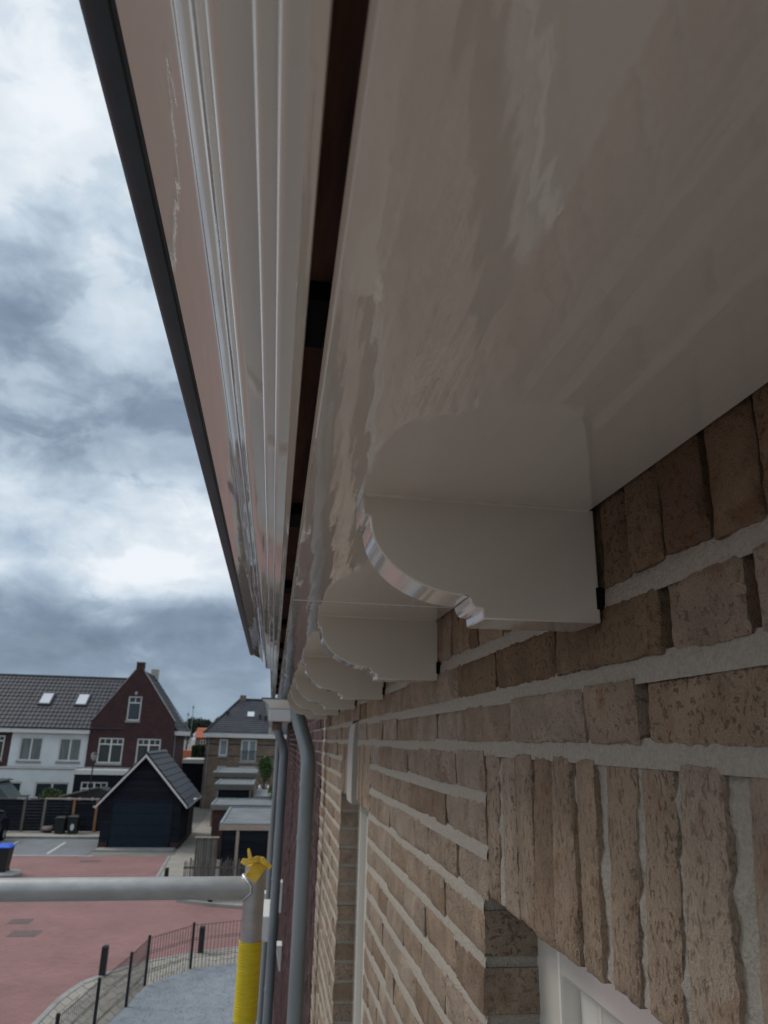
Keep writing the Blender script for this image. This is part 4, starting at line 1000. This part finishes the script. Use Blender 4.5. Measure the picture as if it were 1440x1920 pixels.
M_curtain = material('net_curtain_behind_glass', (0.13, 0.155, 0.155), 0.08, 0.35, 2.2, coord='World', stretch=(3, 1, .2), spec=0.7)
M_paleglass = material('painted_sky_pane', (0.20, 0.25, 0.28), 0.06, 0.2, 1.5, coord='World', spec=0.8)  # the sky's reflection is painted in as a pale blue base colour
tile_roof(house, (-0.03, -2.9, 0.43), (0, END + 2.85, 0), (4.5, 0, 4.46), 34, 20, M_roof, .022)
# white rendered row house
wh = thing('row_house', 'white rendered row house with long dark tiled roof and two skylights', 'house', (-15.1, 54, GZ))
ZE = 0.02
zmat_wall([-2.2, ZE], lambda z: -17.55, lambda z: -12.55, [(-16.97, -15.48, -1.80, -0.27), (-14.42, -12.95, -1.79, -0.28)], 54.0, 54.3, 'wall', M_white, wh)
box('inner_room', M_roofdk, wh, -17.5, -12.6, 54.31, 58, GZ, ZE)
far_window(wh, -16.97, -15.48, -1.80, -0.27, 54, 2, muntin=True, pane=M_curtain); far_window(wh, -14.42, -12.95, -1.79, -0.28, 54, 2, muntin=True, pane=M_curtain)
zmat_wall([GZ, -2.22], lambda z: -17.55, lambda z: -12.52, [(-14.85, -12.75, -3.95, -3.0), (-17.2, -15.65, -3.95, -3.0)], 51.5, 51.7, 'extension_wall', M_white, wh)
MB().box(-17.55, -12.56, 51.72, 53.99, GZ, -2.23).build('extension', M_white, wh)
box('ledge', M_kerb, wh, -17.6, -12.56, 51.45, 54, -2.215, -2.16)
far_window(wh, -14.85, -12.75, -3.95, -3.0, 51.5, 2, sill=True); far_window(wh, -17.2, -15.65, -3.95, -3.0, 51.5, 1)
box('eaves_board', M_whitewood, wh, -17.58, -12.48, 53.6, 53.95, 0.02, 0.29, bevel=.01); box('gutter', M_lining, wh, -17.58, -12.48, 53.55, 53.96, 0.291, 0.34)
MB().add([(-17.58, 53.9, .34), (-10.2, 53.9, .34), (-10.2, 58.4, 4.06), (-17.58, 58.4, 4.06), (-17.58, 62.9, .3), (-10.2, 62.9, .3)], [(0, 1, 2, 3), (3, 2, 5, 4), (0, 3, 4), (1, 5, 2), (0, 4, 5, 1)]).build('roof', M_roofdk, wh)
tile_roof(wh, (-17.58, 53.8, .36), (7.4, 0, 0), (0, 4.6, 3.76), 25, 14, M_roof)
MB().tube([(-17.58, 58.4, 4.12), (-10.2, 58.4, 4.12)], .1, 8).build('ridge_cap', M_roof, wh, smooth=50)
def skylight(parent, xc, yc, U, V, w, h):
    U, V = Vector(U).normalized(), Vector(V).normalized(); N = U.cross(V).normalized(); N = N if N.z > 0 else -N
    c = Vector((xc, yc[0], yc[1]))
    def slab_(w_, h_, n0, n1, name, mat, par):
        pts = [c + U * a * w_ + V * b_ * h_ for a, b_ in ((-1, -1), (1, -1), (1, 1), (-1, 1))]
        return MB().hexa([p + N * n0 for p in pts], [p + N * n1 for p in pts]).build(name, mat, par)
    f = slab_(w + .1, h + .12, 0.0, .11, 'skylight', M_lining, parent); slab_(w, h, .111, .13, 'pane', M_lamp2, f)
M_lamp2 = material('skylight_blind', (0.62, 0.64, 0.68), 0.12, 0.05, 3, coord='World', spec=0.7)
skylight(wh, -16.35, (56.2, 2.33), (1, 0, 0), (0, 4.6, 3.76), .34, .56); skylight(wh, -13.85, (56.2, 2.33), (1, 0, 0), (0, 4.6, 3.76), .34, .56)
# sliver of the red house further left
rh = thing('row_house', 'sliver of dark red row house at the left edge, under the long roof', 'house', (-20, 54, GZ))
zmat_wall([GZ, ZE], lambda z: -23, lambda z: -17.6, [(-19.5, -17.98, -1.75, -0.2)], 54.02, 54.3, 'wall', M_redwall, rh)
far_window(rh, -19.5, -17.98, -1.75, -0.2, 54.02, 2, transom=.35)
box('inner_room', M_roofdk, rh, -22.9, -17.7, 54.31, 58, GZ, ZE)
box('eaves_board', M_whitewood, rh, -23, -17.6, 53.6, 53.95, 0.02, 0.29); box('gutter', M_lining, rh, -23, -17.6, 53.55, 53.96, 0.291, 0.34)
MB().add([(-23, 53.9, .34), (-17.6, 53.9, .34), (-17.6, 58.4, 4.06), (-23, 58.4, 4.06), (-23, 62.9, .3), (-17.6, 62.9, .3)], [(0, 1, 2, 3), (3, 2, 5, 4), (0, 3, 4), (1, 5, 2), (0, 4, 5, 1)]).build('roof', M_roofdk, rh)
tile_roof(rh, (-23, 53.8, .36), (5.4, 0, 0), (0, 4.6, 3.76), 18, 14, M_roof)
MB().tube([(-23, 58.4, 4.12), (-17.6, 58.4, 4.12)], .1, 8).build('ridge_cap', M_roof, rh, smooth=50)
box('extension', M_white, rh, -23, -17.6, 51.52, 54, GZ, -2.2)
# gable house
gh = thing('gable_house', 'dark red brick house with tall front gable, chimney and white windows', 'house', (-9.7, 54, GZ))
GL, GR = -12.52, -6.86
def gleft(z): return GL if z < 0.95 else GL + .06 + (z - .95) * (2.50 / 3.49)
def gright(z): return GR if z < 1.03 else GR - .06 - (z - 1.03) * (2.50 / 3.42)
hol = [(-10.2, -9.28, .98, 2.64), (-11.82, -10.16, -1.87, -.2), (-9.26, -7.66, -1.87, -.2)]
zmat_wall([GZ, .95, 1.03, 4.45], gleft, gright, hol, 53.88, 54.18, 'wall', M_redwall, gh)
MB().box(-12.3, -7.1, 54.19, 60.6, GZ, .5).box(GR - .3, GR, 54.19, 60.8, GZ, 0.2).build('inner_wall', M_redwall, gh)
far_window(gh, -10.2, -9.28, .98, 2.64, 53.88, 1, transom=.45); far_window(gh, -11.82, -10.16, -1.87, -.2, 53.88, 2, transom=.42); far_window(gh, -9.26, -7.66, -1.87, -.2, 53.88, 2, transom=.42)
MB().lathe([(0.03, 2.70), (0.09, 2.76), (0.11, 2.86), (0.06, 2.95)], -9.72, 53.84, 10).build('keystone', M_keystone, gh, smooth=40)
for s_, fx in ((-1, gleft), (1, gright)):
    z0 = 1.0
    MB().hexa([(fx(z0) + (-.04 if s_ < 0 else -.02), 53.84, z0), (fx(z0) + (.02 if s_ < 0 else .04), 53.84, z0), (fx(z0) + (.02 if s_ < 0 else .04), 54.24, z0), (fx(z0) + (-.04 if s_ < 0 else -.02), 54.24, z0)],
              [(fx(4.42) - .04, 53.84, 4.48), (fx(4.42) + .04, 53.84, 4.48), (fx(4.42) + .04, 54.24, 4.48), (fx(4.42) - .04, 54.24, 4.48)]).build('coping', M_kerb, gh)
ch = box('chimney', M_redwall, gh, -9.95, -9.44, 53.86, 54.5, 4.40, 4.98, bevel=.01); box('chimney_cap', M_kerb, ch, -9.99, -9.40, 53.82, 54.54, 4.981, 5.03)
ch = box('chimney', M_keystone, gh, -9.95, -9.4, 60.3, 60.9, 4.3, 5.1, bevel=.01)
RY0, RY1 = 54.18, 61.0; AX = -9.70; RZ = 4.42
MB().add([(-12.6, RY0, .42), (AX, RY0, RZ), (-6.72, RY0, .42), (-12.6, RY1, .42), (AX, RY1, RZ), (-6.72, RY1, .42)], [(0, 1, 2), (5, 4, 3), (0, 3, 4, 1), (1, 4, 5, 2), (0, 2, 5, 3)]).build('roof', M_roofdk, gh)
tile_roof(gh, (-6.66, RY1, .36), (0, RY0 - RY1 - 0.0, 0), (AX + 6.66, 0, RZ - .30), 20, 16, M_roof)
MB().tube([(AX, RY0, RZ + .08), (AX, RY1, RZ + .08)], .1, 8).build('ridge_cap', M_roof, gh, smooth=50)
MB().prism_n([(AX + .05, RZ + .1), (-6.5, .42), (-6.5, .30), (AX + .05, RZ - .02)], RY1 + .0, RY1 + .14).build('bargeboard', M_kerb, gh)
box('eaves_board', M_whitewood, gh, -6.85, -6.48, 54.2, 61.15, 0.06, 0.36, bevel=.01)
MB().tube([(-6.80, 54.4, .06), (-6.80, 54.4, GZ)], .045, 8).build('downpipe', M_zinc, gh, smooth=50)
box('belt', M_kerb, gh, GL, GR, 53.8, 53.879, -2.25, -2.12)
# black extension of gable house
zmat_wall([GZ, -2.5], lambda z: -12.45, lambda z: -7.2, [(-12.05, -10.38, -4.3, -2.93)], 51.5, 51.7, 'extension_wall', M_blackboard, gh)
box('extension', M_blackboard, gh, -12.4, -7.3, 51.71, 53.8, GZ, -2.52)
box('fascia', M_whitewood, gh, -12.55, -7.1, 51.42, 53.8, -2.495, -2.2, bevel=.01)
far_window(gh, -12.05, -10.38, -4.3, -2.93, 51.5, 2, transom=.42, sill=False)
pat = thing('patio_roof', 'low black lean to roof edge behind the black fence', 'roof', (-11, 47, GZ))
MB().add([(-12.1, 47, -3.55), (-10.0, 47.2, -3.02), (-8.2, 47.2, -3.55), (-12.1, 49, -3.55), (-10.0, 49, -3.02), (-8.2, 49, -3.55)], [(0, 1, 2), (5, 4, 3), (0, 3, 4, 1), (1, 4, 5, 2), (0, 2, 5, 3)]).build('roof', M_roofdk, pat)
MB().tube([(-12.1, 46.98, -3.53), (-10.0, 46.98, -3.0)], .06, 6).build('edge_trim', M_greywood, pat, smooth=50)
for x in (-11.9, -8.4): box('roof_post', M_blackboard, pat, x - .05, x + .05, 47.2, 47.3, GZ, -3.56)

def leaf_cloud(mb, c, r, n, size, rng, squash=(1, 1, 1)):
    for _ in range(n):
        while True:
            p = Vector((rng.uniform(-1, 1), rng.uniform(-1, 1), rng.uniform(-1, 1)))
            if 0.25 < p.length < 1: break
        p = p * (0.75 + 0.35 * mn.noise(p * 2.3 + Vector(c)))
        q = Vector((c[0] + p.x * r * squash[0], c[1] + p.y * r * squash[1], c[2] + p.z * r * squash[2]))
        a = Vector((rng.gauss(0, 1), rng.gauss(0, 1), rng.gauss(0, .6))).normalized(); b_ = a.orthogonal().normalized()
        b_ = Matrix.Rotation(rng.uniform(0, 6.28), 3, a) @ b_; cc = a.cross(b_); s = size * rng.uniform(.6, 1.3)
        mb.add([q - b_ * s, q + cc * s * .5, q + b_ * s, q - cc * s * .5], [(0, 1, 2, 3)])
def tree(label, x, y, zb, h, r, n, size, mat, seed, group=None, squash=(1, 1, 1), name='tree', cat='tree', blobs=7):
    rng = random.Random(seed); t = thing(name, label, cat, (x, y, zb), group)
    top = zb + h
    MB().tube([(x, y, zb), (x + .02 * h, y, zb + h * .5), (x - .01 * h, y, zb + h * .85)], [h * .03, h * .02, h * .008], 8).build('trunk', M_bark, t, smooth=50)
    lm = MB()
    for k in range(5):
        a = rng.uniform(0, 6.28); lm.tube([(x + .01 * h, y, zb + h * (.4 + .06 * k)), (x + math.cos(a) * r * .6, y + math.sin(a) * r * .6, zb + h * (.6 + .06 * k))], [h * .012, h * .004], 5)
    lm.build('limbs', M_bark, t, smooth=50)
    cr = MB()
    for k in range(blobs):
        a = rng.uniform(0, 6.28); q = rng.uniform(.15, .62) * r
        leaf_cloud(cr, (x + math.cos(a) * q, y + math.sin(a) * q, top - r * rng.uniform(.55, 1.35) * squash[2]), r * rng.uniform(.42, .62), n // blobs, size, rng, squash)
    cr.build('crown', mat, t, fix=False)
    return t
def hedge(label, x0, x1, y0, y1, z0, z1, n, size, mat, seed, name='hedge', cat='hedge'):
    rng = random.Random(seed); t = thing(name, label, cat, ((x0 + x1) / 2, (y0 + y1) / 2, z0))
    mb = MB()
    for _ in range(n):
        fx = rng.choice([0, 1, 2])
        x, y, z = rng.uniform(x0, x1), rng.uniform(y0, y1), rng.uniform(z0, z1)
        if fx == 0: y = y0 + abs(rng.gauss(0, .12))
        if fx == 1: z = z1 - abs(rng.gauss(0, .12))
        q = Vector((x, y, z)) + Vector((mn.noise((x, y, z)),) * 3) * .15
        a = Vector((rng.gauss(0, 1), rng.gauss(0, 1), rng.gauss(0, 1))).normalized(); b_ = a.orthogonal(); c = a.cross(b_); s = size * rng.uniform(.6, 1.3)
        mb.add([q - b_ * s, q + c * s * .6, q + b_ * s, q - c * s * .6], [(0, 1, 2, 3)])
    mb.build('foliage', mat, t, fix=False)
    box('stems', M_bark, t, x0 + .25, x1 - .25, y0 + .3, y1 - .2, z0, z1 - .35)
    return t
tree('leafy green garden bush in front of the white extension windows', -13.3, 50.2, GZ, 2.15, 1.05, 2200, .07, M_leaf, 5, squash=(1.1, .8, .62), name='bush', cat='bush')
# brown brick house with hipped roof
bh = thing('brown_house', 'brown brick house with dark hipped roof, skylight and balcony window', 'house', (-1, 62, GZ))
BL, BRR, BY = -5.12, 5.0, 60.0
hol = [(-4.07, -3.40, -1.37, -.13), (-2.38, -1.15, -1.77, -.13), (-4.07, -3.40, -2.62, -2.1), (-2.42, -1.15, -2.62, -2.1)]
zmat_wall([GZ, 0.0], lambda z: BL, lambda z: BRR, hol, BY, BY + .25, 'wall', M_brownwall, bh)
box('inner_wall', M_brownwall, bh, BL + .02, BRR - .02, BY + .26, BY + 9, GZ, 0.0)
far_window(bh, -4.07, -3.40, -1.37, -.13, BY, 1, fw=.12, pane=M_paleglass); w = far_window(bh, -2.38, -1.15, -1.77, -.13, BY, 2, fw=.12, pane=M_paleglass)
far_window(bh, -4.07, -3.40, -2.62, -2.1, BY, 1, sill=False, fw=.12); far_window(bh, -2.42, -1.15, -2.62, -2.1, BY, 2, sill=False, fw=.12)
for k in range(12): box('baluster', M_iron, w, -2.32 + k * .1, -2.30 + k * .1, BY - .05, BY - .03, -1.75, -1.0)
box('top_rail', M_iron, w, -2.36, -1.17, BY - .055, BY - .025, -1.0, -.96)
for z in (-.50, -1.37): 
    for a, b_ in ((BL, -4.09), (-3.38, -2.40), (-1.13, BRR)): box('brick_band', M_roofdk, bh, a, b_, BY - .012, BY - .001, z - .04, z + .04)
box('eaves_board', M_whitewood, bh, BL - .25, BRR + .2, BY - .35, BY + 9.2, 0.003, 0.30, bevel=.01)
MB().add([(BL - .2, BY - .3, .305), (BRR + .2, BY - .3, .305), (BRR + .2, BY + 9.2, .305), (BL - .2, BY + 9.2, .305), (-2.95, BY + 4.2, 3.12), (2.8, BY + 4.2, 3.12)], [(0, 1, 5, 4), (2, 3, 4, 5), (0, 4, 3), (1, 2, 5), (0, 3, 2, 1)]).build('roof', M_roof, bh)
rw = MB()
for k in range(1, 17):
    f = k / 17; y = BY - .3 + 4.5 * f; z = .305 + 2.815 * f; a = BL - .2 + (-2.95 - BL + .2) * f; b_ = BRR + .2 + (2.8 - BRR - .2) * f
    rw.add([(a, y, z + .045), (b_, y, z + .045), (b_, y + .26, z + .17), (a, y + .26, z + .17), (a, y - .01, z), (b_, y - .01, z)], [(0, 1, 2, 3), (4, 5, 1, 0)])
rw.build('tile_rows', M_roof, bh, kind='stuff', fix=False)
MB().tube([(BL - .2, BY - .3, .33), (-2.95, BY + 4.2, 3.16), (2.8, BY + 4.2, 3.16)], .09, 8).build('ridge_cap', M_roofdk, bh, smooth=40)
box('chimney', M_brownwall, bh, -2.95, -2.45, BY + 4.0, BY + 4.6, 2.9, 3.5, bevel=.02)
skylight(bh, -1.86, (BY + 2.2, 1.80), (1, 0, 0), (0, 4.5, 2.815), .27, .36)
for x, yy, zz in ((-3.72, BY + 2.0, 1.76), (-1.10, BY + 1.6, 1.52), (-.62, BY + 1.45, 1.42)):
    MB().lathe([(.16, zz - .2), (.10, zz), (.09, zz + .2), (.13, zz + .21), (.13, zz + .34), (.03, zz + .38)], x, yy, 10).build('roof_vent', M_iron, bh, smooth=30)
box('corner_pipe', M_zinc, bh, -4.95, -4.87, BY - .09, BY - .01, GZ, -.01)
# annex with hedge between
an = thing('flat_annex', 'dark flat roofed annex with white edge between gable and brown houses', 'annex', (-6, 62, GZ))
box('wall', M_blackboard, an, -6.9, -5.18, 61.3, 66, GZ, -2.0); box('roof_edge', M_whitewood, an, -6.95, -5.17, 61.2, 66, -1.999, -1.7)
hedge('dense dark green hedge above the white edged flat annex', -6.75, -5.25, 66.4, 68.5, -1.98, -.75, 2600, .10, M_leafdk, 9)
box('hedge_bank', M_ground, None, -7.5, -5.0, 66.3, 70, GZ, -1.98); tag(bpy.data.objects['hedge_bank'], kind='structure')
oh = thing('orange_roof_house', 'small far house with bright orange tiled roof', 'house', (-8.1, 92, GZ))
zmat_wall([GZ, -.06], lambda z: -8.9, lambda z: -5, [(-8.35, -7.7, -.95, -.3)], 90.3, 90.5, 'wall', M_brownwall, oh)
far_window(oh, -8.35, -7.7, -.95, -.3, 90.3, 2)
MB().add([(-9.1, 90, -.1), (-5, 90, -.1), (-5, 92.5, 1.05), (-8.9, 92.5, 1.05), (-9.1, 95, -.1), (-5, 95, -.1)], [(0, 1, 2, 3), (3, 2, 5, 4), (0, 3, 4), (1, 5, 2), (0, 4, 5, 1)]).build('roof', M_orange, oh)
tile_roof(oh, (-9.1, 89.95, -.09), (4.1, 0, 0), (0.1, 2.5, 1.15), 14, 6, M_orange, .05)
box('extension', M_orange, oh, -11.6, -9.0, 88, 92, GZ, -1.5)
for i, (x, y, h, r, s) in enumerate([(-19.5, 165, 7.0, 2.6, 1), (-17.6, 160, 7.6, 2.3, 2), (-15.6, 158, 8.6, 2.5, 3), (-13.4, 160, 8.6, 2.4, 4), (-11.2, 162, 8.9, 2.5, 6), (-9.0, 166, 8.4, 2.6, 7), (-22, 170, 7, 3, 8)]):
    tree(['low dark tree at left end of the far wood, behind the gable roof', 'second dark tree of the far wood from its left, beside the mast', 'rounded dark far tree over the orange roof, left of the tallest', 'broad dark far tree right above the orange roofed house', 'tallest dark far tree beside the hip of the brown house roof', 'dark far tree half behind the brown house roof slope', 'outermost far tree hidden mostly behind the gable house'][i], x, y, GZ, h + 1.0, r, 1500, .26, M_leafdk, 20 + s, 'trees of the far wood', squash=(1.15, 1, .95))
for i, (x, zt) in enumerate(((-15.85, 6.0), (-16.7, 4.6))):
    m = thing('mast', ['taller faint lattice mast over the far trees', 'shorter faint mast left of the taller one'][i], 'mast', (x, 150, GZ), 'masts over the far trees')
    mm = MB()
    for dx in (-.1, .1): mm.tube([(x + dx, 150, GZ), (x + dx * .4, 150, zt)], .035, 4)
    for k in range(14): mm.tube([(x - .09, 150, GZ + k * .8), (x + .09, 150, GZ + .8 + k * .8)], .02, 3)
    mm.build('lattice', M_zinc, m); box('antenna', M_zinc, m, x - .2, x + .2, 149.95, 150.05, zt - .6, zt - .3)
tree('small bright green garden tree before the brown house wall', -0.33, 45.5, GZ, 4.35, 0.80, 2000, .085, M_leaf, 31, squash=(.9, .9, 1.15))
hedge('low bright green hedge scrap beside the white shed edge', .02, .6, 38.6, 39.6, GZ, -2.33, 500, .06, M_leaf, 33)

# ================================================================== FLAT ROOFED SHEDS, FAR TO NEAR
def flat_shed(label, x0, x1, y0, y1, zt, edge, wall, fascia=0.2, roofm=M_felt, posts_=(), postm=M_paleboard, edgem=M_zinc, rim=True):
    t = thing('flat_shed', label, 'shed', ((x0 + x1) / 2, (y0 + y1) / 2, GZ), 'flat roofed garden sheds behind the picket fence')
    box('wall', wall, t, x0 + .12, x1 - .12, y0 + .12, y1 - .12, GZ, zt - fascia)
    box('fascia', edge, t, x0, x1, y0, y1, zt - fascia + .001, zt, bevel=.008)
    box('roof_felt', roofm, t, x0 + .05, x1 - .05, y0 + .05, y1 - .05, zt + .001, zt + .012)
    if rim:
        r = MB().box(x0, x0 + .09, y0, y1, zt + .001, zt + .06).box(x1 - .09, x1, y0, y1, zt + .001, zt + .06).box(x0 + .09, x1 - .09, y1 - .09, y1, zt + .001, zt + .06).box(x0 + .09, x1 - .09, y0, y0 + .07, zt + .001, zt + .045)
        r.build('roof_trim', edgem, t, bevel=.008)
    for x in posts_: box('corner_post', postm, t, x - .055, x + .055, y0 + .02, y0 + .118, GZ, zt - fascia)
    return t
flat_shed('farthest flat garden shed, pale trimmed, under the brown house windows', -3.5, -.78, 48, 56, -2.10, M_greywood, M_brownwall, .25, edgem=M_zinc)
flat_shed('small white edged flat roof by the bright green hedge', -.62, .0, 46.2, 49, -2.86, M_whitewood, M_greywood, .2, edgem=M_whitewood)
s3 = flat_shed('tall grey trimmed shed with a wide dark opening, third from the front', -2.78, -.78, 40.0, 44.4, -2.32, M_greywood, M_blackboard, .25, posts_=(-2.6, -.92), postm=M_greywood, edgem=M_zinc)
flat_shed('plain grey flat roof right of the tall trimmed shed', -.70, .27, 39.6, 45.0, -2.84, M_greywood, M_greywood, .14, rim=False)
flat_shed('second shed from the front with long grey edged flat roof', -2.56, .27, 35.6, 39.2, -2.95, M_greywood, M_redwall, .2, edgem=M_zinc)
s1 = flat_shed('nearest flat shed with pale wooden fascia and posts, grey felt roof', -1.68, .26, 28.7, 35.2, -3.02, M_paleboard, M_blackboard, .2, posts_=(-1.0, .16), edgem=M_zinc)
tag(MB().slab([(-1.5, 29.0), (-.9, 28.9), (-.6, 29.1), (-.95, 29.3), (-1.2, 29.6), (-1.45, 29.7)], -3.007, -3.003).build('wet_patch', M_puddle, s1))
for k in range(12): box('wall_board', M_blackboard, s1, -1.5, .14, 28.79, 28.815, GZ + .1 + k * .155, GZ + .25 + k * .155)
# weathered tall panel and picket fence
tp_ = thing('timber_panel', 'tall weathered grey board screen left of the nearest shed', 'fence', (-2.1, 28.2, GZ))
for k in range(9): box('board', M_greywood, tp_, -2.42 + k * .085, -2.342 + k * .085, 28.2 + .006 * (k % 2), 28.225 + .006 * (k % 2), GZ, -3.42 - .01 * (k % 3), origin=(-2.4 + k * .085, 28.2, GZ))
box('cap', M_paleboard, tp_, -2.46, -1.62, 28.16, 28.27, -3.415, -3.375)
pf = thing('picket_fence', 'weathered grey picket fence of thin uneven pales before the sheds', 'fence', (-1.4, 27.2, GZ))
rng = random.Random(4)
for k in range(54):
    x = -2.62 + k * .0525; h = 1.22 + rng.uniform(-.09, .09); lean = rng.uniform(-.02, .02)
    MB().hexa([(x - .017, 27.2, GZ), (x + .017, 27.2, GZ), (x + .017, 27.22, GZ), (x - .017, 27.22, GZ)], [(x - .015 + lean, 27.2, GZ + h), (x + .015 + lean, 27.2, GZ + h), (x + .015 + lean, 27.22, GZ + h), (x - .015 + lean, 27.22, GZ + h)]).build('pale', M_greywood, pf, origin=(x, 27.2, GZ))
for z in (.3, .95): box('rail', M_greywood, pf, -2.66, .2, 27.225, 27.26, GZ + z, GZ + z + .06)

# ------------------------------------------------------------------ raise everything from eye-level heights to ground heights
for o in list(COL.objects):
    if o.parent is None and o.type in ('MESH', 'EMPTY'):
        o.location.z += EYE
